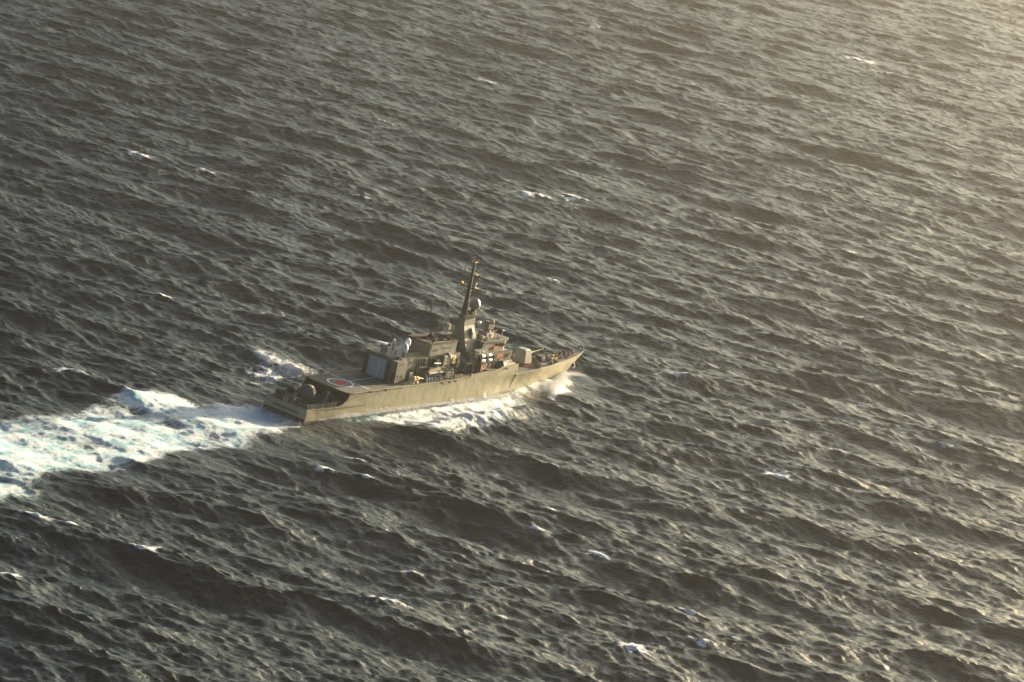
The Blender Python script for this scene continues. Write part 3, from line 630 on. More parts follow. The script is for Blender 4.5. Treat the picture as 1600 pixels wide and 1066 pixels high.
# ---- radomes and aerials on the hangar roof
def radome(c, r, h, ped, name='satellite_radome'):
    g = MB(); g.lathe(c, [(r * .9, 0), (r, h * .25), (r, h * .55), (r * .9, h * .75), (r * .62, h * .92), (r * .3, h * .985), (0, h)], 20); o = g.build(name, 'white', ship, smooth_=True)
    g = MB(); g.lathe((c[0], c[1], c[2] - ped), [(r * .5, 0), (r * .45, ped)], 10); g.build('pedestal', 'grey', o); return o
radome((32.7, -1.4, 10.85), 0.68, 1.75, 0.9); radome((35.2, 0.0, 11.3), 0.66, 1.85, 1.35)
radome((31.3, -0.4, 10.7), 0.30, 0.6, 0.6, 'small_radome'); radome((34.3, 2.6, 11.1), 0.36, 1.2, 1.1, 'small_radome')
g = MB(); g.box(30.2, 31.3, 1.6, 2.4, 10.1, 11.0); g.bar((30.6, 1.9, 11), (31.2, 1.4, 11.8), .12); g.ball((31.2, 1.2, 11.7), .32, n=10); g.build('searchlight', 'canister', ship)
g = MB(); g.bar((33.9, 2.9, 12.2), (33.9, 2.9, 13.4), .05); g.box(33.4, 34.4, 2.8, 3.0, 13.0, 13.3); g.box(33.5, 34.3, 2.4, 2.6, 12.4, 12.9); g.build('small_aerial', 'dark', ship)
def whip(base, top, r0=.09, r1=.02):
    g = MB(); b = Vector(base); t = Vector(top); k = b.lerp(t, 0.12); g.bar(b, k, r0 * 1.6, n=6); g.bar(k, t, r0, r1, n=6); g.build('whip_antenna', 'mast', ship)
whip((44.1, 1.0, 12.5), (41.6, 1.0, 20.2), .13, .08); whip((39.6, -2.6, 10.2), (39.8, -3.3, 18.7), .07, .035); whip((57.6, -2.8, 11.6), (57.8, -3.0, 17.6), .05, .015); whip((39.0, -3.1, 9.5), (39.0, -3.2, 14.2), .07, .04)

# ---- missile canisters across the ship between funnel and mast
cn = MB(); A = Vector((0, -3.6, 6.7)); B = Vector((0, 2.6, 10.1)); w = (B - A).normalized(); n_ = Vector((0, -w.z, w.y)); s_ = 0.40
def can(m, A, B):
    P = lambda c: [(c + n_ * a * s_ + Vector((b * s_, 0, 0))) for a, b in ((-1, -.6), (-.6, -1), (.6, -1), (1, -.6), (1, .6), (.6, 1), (-.6, 1), (-1, .6))]
    m.prism(P(A), P(B))
    for t in (0.0, 0.5, 0.97):
        C_ = A.lerp(B, t); D_ = A.lerp(B, t + 0.03); k = 1.12
        m.prism([C_ + (Vector(p) - C_) * k for p in P(C_)], [D_ + (Vector(p) - D_) * k for p in P(D_)])
can(cn, A, B); c0 = cn.build('missile_canister', 'canister', ship); c0.location = (51.2, 0, 0)
for dx_, du in ((0.95, 0), (0, 1), (0.95, 1)):
    copy_part(c0, ship, (51.2 + dx_, n_.y * 0.92 * du, n_.z * 0.92 * du))
g = MB(); g.bar((51.6, -3.2, 5.3), (51.6, -3.2, 6.4), .2); g.bar((51.6, 1.2, 5.3), (51.6, 1.2, 8.7), .2); g.box(50.9, 52.6, -3.4, -3.0, 6.2, 6.4); g.build('launcher_cradle', 'dark', ship)

# ---- bridge superstructure and tower
g = MB(); g.box(53.2, 66.0, -3.4, 3.4, 5.3, 9.7, tx=0.1); g.prism([(56.0, -3.7, 5.3), (60.2, -3.9, 5.3), (60.2, -3.4, 5.3), (56.0, -3.4, 5.3)], [(56.0, -3.6, 7.9), (60.2, -3.7, 7.9), (60.2, -3.4, 7.9), (56.0, -3.4, 7.9)])
bridge = g.build('bridge_superstructure', 'grey', ship)
# wheelhouse with its faceted front
g = MB(); o1 = [(56.8, -3.1), (64.2, -3.1), (66.6, -1.7), (66.6, 1.7), (64.2, 3.1), (56.8, 3.1)]; o2 = [(56.8, -3.15), (64.4, -3.15), (67.2, -1.8), (67.2, 1.8), (64.4, 3.15), (56.8, 3.15)]
g.prism([(x, y, 9.7) for x, y in o1], [(x, y, 11.55) for x, y in o2]); wheel = g.build('wheelhouse', 'grey', ship)
g = MB(); g.slab([(x * 1.0 + (0.25 if x > 60 else -0.1), y * 1.05) for x, y in o2], 11.56, 11.72); g.build('wheelhouse_roof', 'deck', wheel)
for a_, b_ in zip(o2, o2[1:]):
    a_ = Vector((*a_, 0)); b_ = Vector((*b_, 0)); Lg = (b_ - a_).length; n = max(1, int(Lg / 1.1)); nn = Vector((b_.y - a_.y, -(b_.x - a_.x), 0)).normalized() * 0.03
    if Lg > 7: a_ = a_.lerp(b_, 0.55); n = 3
    for i in range(n):
        p = a_.lerp(b_, (i + .14) / n) + nn; q = a_.lerp(b_, (i + .86) / n) + nn; g = MB(); g.prism([(p.x, p.y, 10.55), (q.x, q.y, 10.55), (q.x, q.y, 11.2), (p.x, p.y, 11.2)], [Vector((p.x, p.y, 10.55)) - nn * 2, Vector((q.x, q.y, 10.55)) - nn * 2, Vector((q.x, q.y, 11.2)) - nn * 2, Vector((p.x, p.y, 11.2)) - nn * 2]); g.build('bridge_window', 'glass', wheel)
# bridge wings: a lit panel with an open end
for s in (-1, 1):
    g = MB(); 
    g.prism([(59.5, s * 4.05, 7.75), (66.2, s * 4.05, 7.75), (66.2, s * 3.95, 7.75), (59.5, s * 3.95, 7.75)], [(59.7, s * 4.15, 9.3), (66.4, s * 4.1, 9.75), (66.4, s * 4.0, 9.75), (59.7, s * 4.05, 9.3)])
    g.box(59.6, 66.3, -4.0 if s < 0 else 3.4, -3.4 if s < 0 else 4.0, 7.7, 7.8); g.box(66.15, 66.28, -4.0 if s < 0 else 3.4, -3.4 if s < 0 else 4.0, 7.8, 9.6)
    wg = g.build('bridge_wing', 'grey', ship)
    if s < 0:
        g = MB(); g.box(64.7, 65.8, -4.22, -4.02, 8.55, 9.4); g.build('wing_port', 'dark', wg)
        g = MB(); g.prism([(60.9, -4.16, 8.55), (63.3, -4.16, 8.6), (63.3, -4.10, 8.6), (60.9, -4.10, 8.55)], [(61.0, -4.20, 9.1), (63.1, -4.18, 9.3), (63.1, -4.12, 9.3), (61.0, -4.14, 9.1)]); g.build('orange_panel', 'orange', wg)
        g = MB(); g.box(62.0, 62.5, -4.2, -4.05, 8.0, 8.2); g.build('wall_fitting', 'rust', wg)
g = MB(); g.box(60.6, 62.2, -3.3, -3.12, 10.0, 10.7); g.build('life_ring_rack', 'orange', wheel)
g = MB(); g.box(53.4, 57.6, -4.0, -3.41, 9.55, 10.6, ty=0.03); pnl = g.build('signal_deck_panel', 'grey', ship)
for x in (54.5, 55.4, 55.8):
    g = MB(); g.ball((x, -4.2, 10.2), 0.2, n=8); g.build('signal_lamp', 'white', pnl)
# forward screen: a sloping deck from the wing down to the bulwark
g = MB(); g.prism([(61.8, -5.35, 5.3), (67.8, -5.05, 5.3), (67.8, 5.05, 5.3), (61.8, 5.35, 5.3)], [(62.5, -4.9, 6.7), (67.78, -4.95, 6.98), (67.78, 4.95, 6.98), (62.5, 4.9, 6.7)])
g.prism([(63.4, -4.85, 6.72), (67.7, -4.9, 6.97), (67.7, 4.9, 6.97), (63.4, 4.85, 6.72)], [(64.0, -3.9, 7.72), (66.4, -3.9, 7.75), (66.4, 3.9, 7.75), (64.0, 3.9, 7.72)])
g.build('forward_screen', 'grey', ship)
g = MB(); g.box(67.92, 68.0, -5.1, 5.1, 4.9, 6.9); g.build('breakwater_bulkhead', 'grey', ship)
# bulwark cap: the bright lip on the raised part of the side
g = MB()
for s in (-1, 1):
    pr = None
    for x in (51.0, 55, 60, 64, 67.9):
        z = sheer_z(x); y = s * deck_hb(x); q = [g.bm.verts.new(p) for p in ((x, y + .12, z), (x, y - .12, z), (x, y - .12, z + .10), (x, y + .12, z + .10))]
        if pr:
            for i in range(4): g.bm.faces.new((pr[i], pr[(i + 1) % 4], q[(i + 1) % 4], q[i]))
        pr = q
g.box(50.9, 51.1, -5.85, -5.6, 5.5, 6.5)
g.build('bulwark_cap', 'hull', ship)
g = MB()
for s in (-1, 1):
    pr = None
    for x in (12.4, 20, 30, 40, 50.8):
        z = sheer_z(x) - 0.02; y = s * (deck_hb(x) + 0.06); q = [g.bm.verts.new(p) for p in ((x, y + .1, z - .1), (x, y - .1, z - .1), (x, y - .1, z + .06), (x, y + .1, z + .06))]
        if pr:
            for i in range(4): g.bm.faces.new((pr[i], pr[(i + 1) % 4], q[(i + 1) % 4], q[i]))
        pr = q
g.build('gunwale_strip', 'hull', ship)
# rust-streaked side door bay and life raft canisters on their rack
g = MB(); g.box(56.4, 58.3, -4.02, -3.72, 5.35, 7.75); g.box(56.0, 60.4, -5.2, -4.1, 5.35, 5.45); g.build('side_door_bay', paint('rust_stained_wall', (0.36, 0.20, 0.10), .7, .3, 1.5), ship)
g = MB()
for x in (53.6, 55.4, 58.9, 60.9): g.box(x, x + 0.5, -3.66, -3.42, 5.5, 7.4)
g.box(55.2, 60.0, -4.5, -3.5, 7.85, 7.98); g.box(55.4, 55.5, -4.4, -3.5, 8.0, 9.6); g.box(59.8, 59.9, -4.4, -3.5, 8.0, 9.2); g.box(55.3, 60, -4.0, -3.5, 8.8, 8.9); g.build('life_raft_rack', 'dark', ship)
rf = MB(); rf.lathe((-0.72, 0, 0), [(0.12, 0), (0.3, 0.06), (0.32, 0.25), (0.32, 0.45), (0.34, 0.5), (0.32, 0.55), (0.32, 0.9), (0.34, 0.95), (0.32, 1.0), (0.32, 1.2), (0.3, 1.38), (0.12, 1.44)], 14, axis=(1, 0, 0)); rf0 = rf.build('life_raft_canister', 'white', ship, smooth_=True); rf0.location = (56.3, -4.15, 8.25)
for x, z in ((58.6, 8.3), (56.1, 9.2), (58.4, 9.25)): copy_part(rf0, ship, (x, -4.0 if z > 9 else -4.15, z))
rail([(53.4, -5.3, 5.35), (56.0, -5.3, 5.35)], 1.0)
rail([(57.0, -3.0, 11.7), (63.8, -3.0, 11.7)], 0.8, r=.02); rail([(57.0, 3.0, 11.7), (64, 3.0, 11.7), (66.6, 1.8, 11.7)], 0.8, r=.02)
g = MB()
for x in (58.5, 59.7, 60.9, 62.1): g.bar((x, -3.95, 5.4), (x, -3.75, 7.7), .05, n=4)
g.box(58.2, 61.4, -4.5, -3.7, 6.2, 6.3); g.build('ladder', 'steel', ship)

# ---- mast tower
g = MB()
def quad(x0, x1, y0, y1, z): return [(x0, y0, z), (x1, y0, z), (x1, y1, z), (x0, y1, z)]
lv = [quad(52.6, 57.0, -2.3, 2.9, 9.7), quad(52.4, 56.4, -1.5, 1.9, 12.2), quad(52.3, 55.8, -0.75, 1.1, 14.8), quad(52.2, 55.9, -0.65, 0.85, 16.2), quad(52.0, 56.9, -0.75, 0.95, 16.75)]
for a_, b_ in zip(lv, lv[1:]): g.prism(a_, b_)
tower = g.build('mast_tower', 'grey', ship)
g = MB(); g.box(51.7, 57.6, -1.2, 1.4, 16.76, 16.9); g.build('mast_platform', 'mast', tower)
rail([(52.0, -1.1, 16.9), (57.5, -1.1, 16.9), (57.5, 1.3, 16.9), (52.0, 1.3, 16.9)], .8, r=.02, parent=tower, wires=2)
g = MB(); g.lathe((54.6, -0.9, 12.0), [(.5, 0), (.75, .5), (.75, 1.5), (.5, 2.1), (0, 2.3)], 14); g.box(53.5, 55.6, -1.5, -.5, 10.2, 12.0, tx=.2, ty=.2); g.build('tower_housing', 'canister', tower, smooth_=False)
# port side platform with its cream director
g = MB(); g.box(49.6, 53.2, 1.6, 3.6, 12.2, 12.4); g.bar((52.4, 1.5, 11), (50.2, 3.2, 12.2), .12); g.build('side_platform', 'canister', tower)
g = MB(); g.box(52.0, 52.7, 2.6, 3.4, 13.0, 14.2, tx=.15); g.bar((52.3, 3, 12.4), (52.3, 3, 13.1), .2); g.build('jammer_aerial', 'canvas', tower)
rail([(49.7, 3.5, 12.4), (53.0, 3.5, 12.4)], .9, r=.02, parent=tower); rail([(49.7, 1.7, 12.4), (49.7, 3.5, 12.4)], .9, r=.02, parent=tower)
# search radar
g = MB(); g.lathe((55.6, 0.1, 17.9), [(0, 0), (0.75, 0.12), (1.2, 0.5), (1.3, 0.95), (1.12, 1.5), (0.8, 1.95), (0.4, 2.2), (0, 2.28)], 24, axis=(0.25, 0, 1), sy=0.85); rad = g.build('radar_dome', paint('pale_radar_grey', (0.15, 0.18, 0.195), .5, .08, 1), ship, smooth_=True)
g = MB(); g.lathe((55.6, 0.1, 16.9), [(.7, 0), (.5, 1.05)], 12); g.box(54.7, 56.5, -.5, .7, 16.9, 17.5); g.build('pedestal', 'dark', rad)
# pole mast with its yards
g = MB(); b = Vector((52.9, 0.35, 16.8)); t = Vector((53.4, 0.55, 28.0)); g.bar(b, b.lerp(t, .5), .55, .40, n=8); g.bar(b.lerp(t, .5), t, .40, .20, n=8); g.bar(t, t + Vector((0.05, 0, 1.1)), .06, .03)
for i in range(16):
    k = b.lerp(t, (i + .5) / 16); g.box(k.x - .45 + i * .015, k.x + .45 - i * .015, k.y - .5 + i * .018, k.y + .5 - i * .018, k.z - .04, k.z + .04)
pole = g.build('pole_mast', 'mast', ship)
def yard(z, y0, y1, x, r_=.09, up=(), mat='mast', drop=0.0):
    g = MB(); g.bar((x, y0, z), (x, y1, z - drop), r_, n=6); 
    g.bar((x, 0.5, z - 1.1), (x, y0 * .5 + .2, z - .05), r_ * .5, n=4); g.bar((x, 0.5, z - 1.1), (x, y1 * .5 + .2, z - .05), r_ * .5, n=4)
    o = g.build('yardarm', mat, pole)
    for (y, h, mt, rr_) in up:
        g = MB(); g.bar((x, y, z + .05), (x, y, z + h), rr_, rr_ * .8, n=6); g.build('yard_antenna', mt, pole)
    return o
yard(22.35, -3.3, 5.2, 53.6, .15, ((5.1, 1.7, 'steel', .09), (-3.2, 1.9, 'steel', .09), (2.2, 1.9, 'steel', .08), (-1.2, 1.4, 'steel', .08)))
yard(24.9, -1.9, 3.1, 53.9, .13, ((2.9, 1.9, 'steel', .09), (-1.8, 1.7, 'steel', .10)))
yard(20.6, -0.6, 1.9, 53.5, .11, (), 'canvas')
yard(23.7, -1.2, 2.4, 53.8, .08, ((2.3, .9, 'steel', .07), (-1.1, .8, 'steel', .07)))
yard(25.8, -0.9, 2.0, 53.9, .08, ((1.9, .6, 'canvas', .08),))
yard(21.5, -1.0, 1.9, 53.6, .07, ())
yard(26.6, -0.7, 1.6, 53.9, .10, ((1.5, .6, 'steel', .07), (-.6, .6, 'steel', .07)))
g = MB(); g.ball((53.6, 3.0, 22.75), .40, 1, 1.2, .9); g.build('yellow_beacon', 'yellow', pole, smooth_=True)
g = MB(); g.ball((53.9, -.35, 23.4), .27); g.bar((53.9, -.35, 22.3), (53.9, -.35, 23.2), .1); g.build('white_beacon', 'white', pole, smooth_=True)
g = MB(); g.box(53.6, 54.6, -.9, -.2, 22.4, 22.6); g.box(53.3, 54.2, -.5, 0, 25.1, 25.35); g.box(53.0, 54.0, .2, 1.1, 27.6, 27.75); g.bar((53.5, .9, 27.7), (53.5, .9, 28.6), .12); g.bar((53.9, -.1, 27.5), (53.9, -.1, 28.2), .12); g.build('mast_fitting', 'canvas', pole)
g = MB()
for p, q in (((53.6, 5.1, 22.4), (48.5, 3.0, 12.4)), ((53.6, -3.2, 22.4), (56.5, -3.0, 11.7)), ((53.4, .5, 27.6), (45, 1, 12.6)), ((53.6, 4.2, 22.3), (52.4, 3.2, 12.6)), ((53.6, -2.4, 22.3), (57.8, -2.8, 11.8))): g.bar(p, q, .018, n=4)
g.build('halyard', 'steel', pole)

# ---- directors and small gear over the wheelhouse
g = MB(); g.box(60.2, 63.4, -1.2, 1.4, 11.72, 12.9, tx=.3, ty=.2); g.lathe((61.9, .1, 12.9), [(.8, 0), (.7, .6)], 14); g.box(61.2, 62.5, -.55, .8, 13.4, 15.0, tx=.15, ty=.1); g.box(60.9, 62.9, -.85, -.56, 13.6, 14.6); director = g.build('fire_control_director', 'canister', ship)
g = MB(); g.lathe((62.55, -.1, 14.4), [(.1, 0), (.6, .18), (.72, .32), (.70, .36), (.1, .2)], 18, axis=(1, -.4, .1)); g.box(62.5, 62.75, -.75, -.4, 13.4, 15.4); g.build('director_dish', 'canvas', director)
g = MB(); g.box(60.3, 61.1, -2.3, -1.7, 12.3, 13.0); g.bar((60.7, -2, 11.7), (60.7, -2, 12.3), .12); g.build('flag_locker', 'yellow', ship).data.materials[0] = M['canvas']
g = MB(); g.bar((56.4, 0, 14.7), (61.8, 0, 13.7), .08); g.bar((57, 0, 12.6), (57.2, 0, 14.5), .1); g.box(56.6, 58.0, -.6, .6, 12.0, 13.4); spar = g.build('signal_spar', 'canister', ship)
g = MB(); g.ball((58.5, 0, 14.95), .42, 1, 1, .9); g.build('small_radome', 'white', spar, smooth_=True)
g = MB(); g.bar((58.5, -1.0, 12.5), (60.4, -1.4, 11.75), .13); g.bar((58.6, -.6, 11.8), (58.6, -.6, 12.8), .18); g.build('optical_sight', 'steel', ship)
g = MB(); g.bar((67.0, -0.4, 11.7), (67.0, -0.4, 12.7), .05); g.ball((67.0, -.4, 12.85), .2); g.bar((66.4, -.9, 11.7), (66.4, -.9, 12.3), .04); g.build('bridge_beacon', 'white', ship)
g = MB(); g.bar((64.8, .4, 11.7), (64.8, .4, 12.7), .07); g.bar((64.2, .4, 12.3), (65.6, .1, 12.9), .10); g.build('navigation_radar', 'white', ship)
for x, y, h in ((58.2, 2.2, .9), (59.5, 2.6, .7), (57.6, -2.0, 1.1), (59.3, -2.2, .7), (63.6, -2.0, .5), (64.8, -1.6, .4)):
    g = MB(); g.box(x - .3, x + .3, y - .25, y + .25, 11.72, 11.72 + h, tx=.06); g.build('deck_box', random.choice(['grey', 'canister', 'steel']), ship)
g = MB(); g.box(64.9, 67.4, -3.3, -1.9, 7.8, 9.0, tx=.2); g.box(65.2, 66.2, -3.6, -3.0, 9.0, 9.5); g.build('chaff_launcher', 'dark', ship)
g = MB(); g.bar((67.2, -3.9, 7.4), (67.2, -3.9, 8.5), .12); g.ball((67.2, -3.9, 8.6), .22, n=8); g.bar((67.5, -4.4, 7), (67.5, -4.4, 8.2), .07); g.build('deck_lamp', 'steel', ship)

# ---- forward gun: faceted cupola
g = MB(); bz, tz = 5.55, 8.1
base = [(75.4, -1.75), (77.9, -1.75), (79.2, -0.8), (79.2, 0.7), (77.9, 1.6), (75.4, 1.6), (74.9, 0.8), (74.9, -0.9)]
topp = [(75.4, -1.5), (77.4, -1.45), (78.2, -0.6), (78.2, 0.6), (77.4, 1.4), (75.4, 1.4), (75.0, 0.7), (75.0, -0.8)]
g.prism([(x, y, bz) for x, y in base], [(x, y, tz) for x, y in topp])
g.prism([(x * .9 + 76.3 * .1, y * .9, tz) for x, y in topp], [(x * .6 + 76.3 * .4, y * .6, tz + .22) for x, y in topp])
fgun = g.build('faceted_gun_turret', paint('pale_turret_grey', (0.28, 0.29, 0.26), .45, .08, .8), ship)
g = MB(); g.bar((78.6, 0, 7.1), (80.0, 0, 7.25), .24, .2, n=10); g.bar((80.0, 0, 7.25), (83.6, 0, 7.65), .11, .09, n=8); g.bar((83.3, 0, 7.62), (83.7, 0, 7.66), .15, n=8); g.build('gun_barrel', 'canvas', fgun)
g = MB(); g.lathe((76.9, -0.05, fore_z(76) - .12), [(1.9, 0), (1.9, .5)], 24); g.build('turret_base', 'rust', fgun)
ring('rust_ring', (76.9, -0.05), 1.95, 2.8, fore_z(75) + 0.07, 'rust', ship)
# V-shaped breakwater
g = MB()
for s in (-1, 1):
    a_ = Vector((81.3, 0, fore_z(81) - .1)); b_ = Vector((77.6, s * 4.2, fore_z(78) - .1)); g.prism([a_, b_, b_ + Vector((.08, 0, 0)), a_ + Vector((.08, 0, 0))], [a_ + Vector((.25, 0, .8)), b_ + Vector((.25, 0, .6)), b_ + Vector((.33, 0, .6)), a_ + Vector((.33, 0, .8))])
g.build('breakwater', 'canister', ship)
# windlass, hatches and vents on the foredeck
z0 = fore_z(86) - .1
g = MB(); g.box(82.2, 83.9, -1.2, .6, z0, z0 + 1.0, tx=.15, ty=.1); g.build('ammunition_hatch', 'dark', ship, bevel=.05)
g = MB(); g.lathe((86.4, -1.0, z0), [(.5, 0), (.5, .2), (.3, .35), (.3, .8), (.48, .9), (.48, 1.0)], 14); g.lathe((86.9, .9, z0), [(.5, 0), (.5, .2), (.3, .35), (.3, .8), (.48, .9), (.48, 1.0)], 14); g.box(85.3, 87.6, -.5, .4, z0, z0 + .75, tx=.2); wl = g.build('windlass', 'dark', ship)
g = MB(); g.lathe((86.4, -1.0, z0 + 1.0), [(.3, 0), (.2, .3), (0, .35)], 12); g.box(86.9, 87.4, -1.6, -1.2, z0, z0 + .6); g.build('windlass_cap', 'yellow', wl)
for x, y, h, mt in ((85.2, -1.7, .9, 'white'), (88.4, -.4, .8, 'dark'), (89.2, .6, .9, 'rust'), (89.7, -.9, .7, 'steel'), (91.7, .8, .8, 'dark'), (92.5, .2, 1.0, 'dark'), (93.4, -.5, .5, 'dark'), (95.1, -.2, .75, 'orange'), (94.4, .3, .6, 'orange'), (81.6, 2.5, .6, 'canister'), (84.4, 1.4, .8, 'dark'), (79.6, 3.2, .4, 'steel')):
    g = MB(); g.lathe((x, y, fore_z(x) - .12), [(.22, 0), (.2, h * .7), (.32, h * .75), (.3, h), (0, h + .06)], 10); g.build('deck_vent', mt, ship)
g = MB()
for y in (-.35, .35): g.bar((87.6, y, z0 + .15), (95.8, y * .6, fore_z(95.8)), .07, n=5)
g.build('anchor_chain', 'rust', ship)
def torus_part(name, c, R0, r0, mat, axis='x'):
    g = MB(); n = 18
    P = [Vector(c) + Vector((0 if axis == 'x' else math.cos(2 * math.pi * i / n) * R0, math.cos(2 * math.pi * i / n) * R0 if axis == 'x' else 0, math.sin(2 * math.pi * i / n) * R0)) for i in range(n)]
    for i in range(n): g.bar(P[i], P[(i + 1) % n], r0, n=5)
    return g.build(name, mat, ship)
torus_part('bow_fairlead', (98.2, 0.1, 6.75), .52, .12, 'dark'); torus_part('bow_fairlead', (93.4, 1.75, 6.3), .5, .10, 'dark')
g = MB(); g.bar((99.0, 0, 5.9), (99.1, 0, 7.6), .06, .04); g.build('jackstaff', 'white', ship)
g = MB(); g.box(80.2, 82.0, -2.9, -2.3, fore_z(81) - .1, fore_z(81) + .12); g.box(70.0, 71.0, -2, -1, fore_z(70) - .1, fore_z(70) + .15); g.build('deck_hatch', 'steel', ship)

# ---- covered gun and blue drums on the starboard waist
g = MB(); g.ball((33.2, -4.5, 6.25), .62, 1.1, .9, 1.0, n=12); g.ball((34.2, -4.55, 6.25), .55, 1.5, .9, .9, n=12); g.bar((34.8, -4.6, 6.3), (36.3, -4.7, 6.1), .22, .12, n=8)
for x, y in ((32.9, -4.9), (34.4, -5.0), (33.8, -4.1), (34.9, -4.9)): g.bar((x, y, 5.3), (33.9, -4.5, 6.1), .09, n=5)
cg = g.build('covered_deck_gun', 'canvas', ship, smooth_=False)

# things that stand on the ship
def thing(o, label, cat, group=None):
    o['label'] = label; o['category'] = cat
    if group: o['group'] = group
    return o
drum_labels = ['aftmost blue drum in the row along the starboard rail', 'second blue drum from aft in the row along the starboard rail', 'middle blue drum in the row along the starboard rail', 'second blue drum from forward in the row along the starboard rail', 'foremost blue drum in the row along the starboard rail']
dm = MB(); dm.lathe((0, 0, 0), [(.27, 0), (.29, .03), (.28, .3), (.3, .33), (.28, .36), (.28, .6), (.3, .63), (.28, .66), (.29, .9), (.25, .93), (0, .93)], 14)
dr0 = dm.build('plastic_drum', 'blue', None, smooth_=False)
for i, x in enumerate((37.5, 38.4, 39.3, 40.3, 42.3)):
    o = dr0 if i == 0 else dr0.copy()
    if i: col.objects.link(o)
    o.location = (x, -4.45, 5.29); thing(o, drum_labels[i], 'drum', 'blue drums along the starboard rail')
# ship's boat in its cradle
boat = bpy.data.objects.new('inflatable_boat', None); col.objects.link(boat); thing(boat, 'olive covered inflatable boat with orange bow ring on the starboard side of the ship', 'boat')
g = MB(); pts = [(37.4, -3.9), (38.2, -4.4), (43.0, -4.4), (43.2, -3.0), (38.2, -3.0), (37.4, -3.5)]; 
g.prism([(x + (.5 if x < 38 else 0), (y + 3.7) * .5 - 3.7, 6.0) for x, y in pts], [(x, y, 6.95) for x, y in pts]); g.build('boat_hull', 'grey', boat)
g = MB(); 
for a_, b_ in zip(pts, pts[1:] + pts[:1]): g.bar((*a_, 6.95), (*b_, 6.95), .26, n=8)
g.build('tube', 'canister', boat, smooth_=False)
g = MB(); g.prism([(38.0, -4.2, 7.1), (42.8, -4.2, 7.1), (42.8, -3.2, 7.1), (38.0, -3.2, 7.1)], [(39.0, -3.9, 7.5), (42.5, -3.9, 7.9), (42.5, -3.5, 7.9), (39.0, -3.5, 7.5)]); g.build('canvas_cover', 'boat', boat)
g = MB(); g.lathe((38.0, -4.15, 6.75), [(.2, 0), (.55, .05), (.6, .15), (.55, .25), (.2, .3)], 16, axis=(-.3, -1, .1)); g.build('bow_ring', 'orange', boat)
g = MB(); g.ball((43.3, -3.5, 7.4), .5, 1, 1.1, 1.0, n=10); g.build('engine_cover', 'canvas', boat).data.materials[0] = M['boat']
g = MB()
for x in (38.6, 42.2): g.bar((x, -4.3, 5.3), (x, -4.0, 6.3), .1, n=5); g.bar((x, -3.1, 5.3), (x, -3.3, 6.3), .1, n=5)
g.build('boat_cradle', 'canister', ship)
# boat crane and the tall ladder frame at the rail
g = MB()
for x in (43.7, 45.4): g.bar((x, -5.35, 5.4), (x, -4.85, 7.6), .09, n=5); g.bar((x, -4.85, 7.6), (x, -3.4, 7.6), .08, n=5)
for z in (5.9, 6.4, 7.0): g.bar((43.7, -5.35 + (z - 5.4) * .23, z), (45.4, -5.35 + (z - 5.4) * .23, z), .05, n=4)
g.build('boarding_frame', 'steel', ship)
g = MB(); g.bar((43.0, -3.4, 5.3), (43.0, -3.4, 8.4), .2); g.bar((43.0, -3.4, 8.4), (39.6, -4.2, 8.9), .13, .09); g.bar((43.0, -3.4, 7.0), (41.2, -3.8, 8.6), .07); g.build('boat_crane', 'canister', ship)
for x, y in ((46.6, -4.9), (47.6, -4.9), (48.8, -4.7)):
    g = MB(); g.box(x - .3, x + .3, y - .3, y + .3, 5.35, 6.2, tx=.05, ty=.05); g.build('deck_box', 'canister', ship)

# ------------------------------------------------------------------ spray
def spray(name, label, pts, mat):
    V = []; F = []
    for (p, r_) in pts:
        b = len(V); px, py, pz = p; sx = r_ * random.uniform(.7, 1.6)
        V += [(px + sx, py, pz), (px - sx, py, pz), (px, py + r_, pz), (px, py - r_, pz), (px, py, pz + r_), (px, py, pz - r_)]
        F += [(b, b + 2, b + 4), (b + 2, b + 1, b + 4), (b + 1, b + 3, b + 4), (b + 3, b, b + 4), (b + 2, b, b + 5), (b + 1, b + 2, b + 5), (b + 3, b + 1, b + 5), (b, b + 3, b + 5)]
    me = bpy.data.meshes.new(name); me.from_pydata(V, [], F); me.materials.append(mat)
    o = bpy.data.objects.new(name, me); col.objects.link(o); o['kind'] = 'stuff'; o['label'] = label; return o
spm = bpy.data.materials.new('spray_drops'); spm.use_nodes = True; nt = spm.node_tree; p = nt.nodes['Principled BSDF']; p.inputs['Base Color'].default_value = (.9, .9, .88, 1); p.inputs['Roughness'].default_value = .6
P = []
G = random.gauss
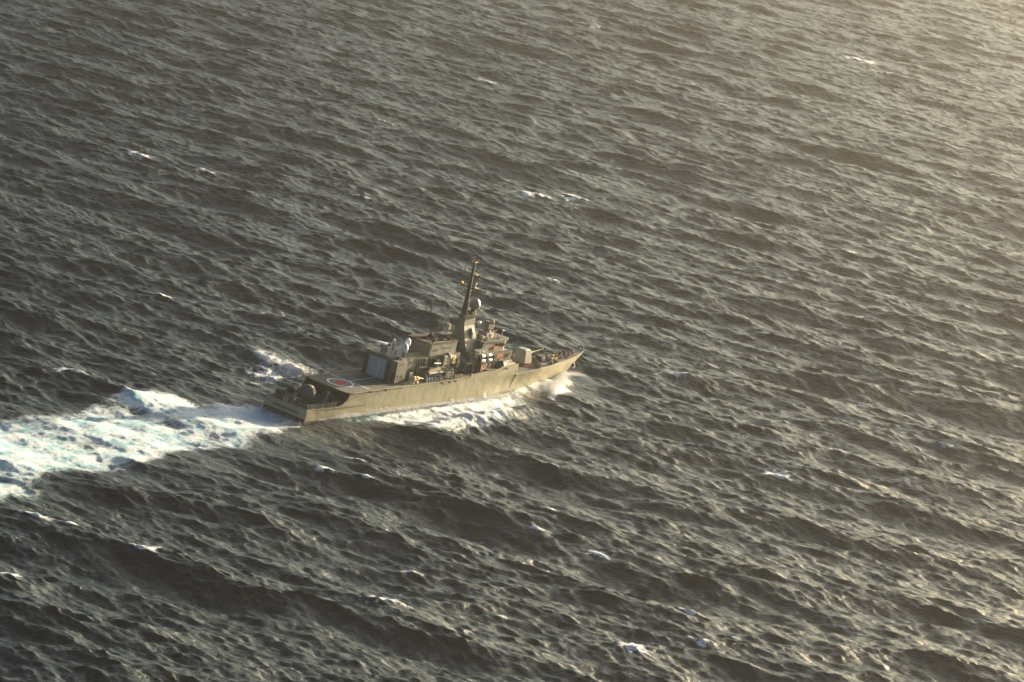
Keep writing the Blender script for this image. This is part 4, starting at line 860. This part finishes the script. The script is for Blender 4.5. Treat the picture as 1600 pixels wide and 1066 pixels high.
for i in range(5200):      # sheet thrown out by the stem
    t = random.random() ** 1.3; x = 90.5 + 9.5 * t + G(0, .5); y = -0.8 - 1.5 * t + G(0, .35 + .5 * t); z = 1.0 + 2.4 * t - 2.6 * t * t + abs(G(0, .5 * (1 - t) + .12)); P.append(((x, y, z), random.uniform(.02, .06) * (1 - .5 * t)))
for i in range(5200):      # bow wave folding along the starboard side
    t = random.random(); x = 92 - 14 * t + G(0, .4); y = -1.0 - 6.5 * t + G(0, .8); z = 1.1 - .4 * t + abs(G(0, .55)); P.append(((x, y, z), random.uniform(.03, .11)))
for (cx, hgt) in ((56.6, 1.9), (45.4, 1.0)):      # two tufts against the hull side
    for i in range(600):
        t = random.random(); P.append(((cx + G(0, .35) + .4 * t, -5.75 - abs(G(0, .2)), .6 + hgt * t), random.uniform(.03, .10) * (1.2 - t)))
for i in range(5000):      # drops over the side wash
    x = random.uniform(8, 66); P.append(((x, -5.6 - abs(G(0, .5)), .7 + abs(G(0, .35))), random.uniform(.03, .09)))
for i in range(900):      # breaking sea on the port quarter
    y = random.uniform(20, 33); P.append(((30.0 + G(0, 1.2), y, 1.3 + abs(G(0, .5))), random.uniform(.02, .06)))
for i in range(3500):      # churned water behind the transom
    x = -random.expovariate(.08); P.append(((x - 1, random.uniform(-6, 6), .1 + abs(G(0, .3))), random.uniform(.02, .06)))
spray('sea_spray', 'white spray thrown up along the hull and bow of the ship', P, spm)

build_sea()

# ------------------------------------------------------------------ haze
hz = MB(); hz.box(-16000, 16000, -16000, 16000, -4.0, 175.0)
hm = bpy.data.materials.new('haze'); hm.use_nodes = True; nt = hm.node_tree; nt.nodes.clear()
ho = nt.nodes.new('ShaderNodeOutputMaterial'); pv = nt.nodes.new('ShaderNodeVolumePrincipled'); pv.inputs['Color'].default_value = (0.93, 0.96, 0.97, 1); pv.inputs['Density'].default_value = 0.0001; pv.inputs['Anisotropy'].default_value = 0.92
nt.links.new(pv.outputs[0], ho.inputs['Volume'])
haze = hz.build('haze', hm, None); haze['kind'] = 'stuff'; haze['label'] = 'warm sea haze over the whole water'
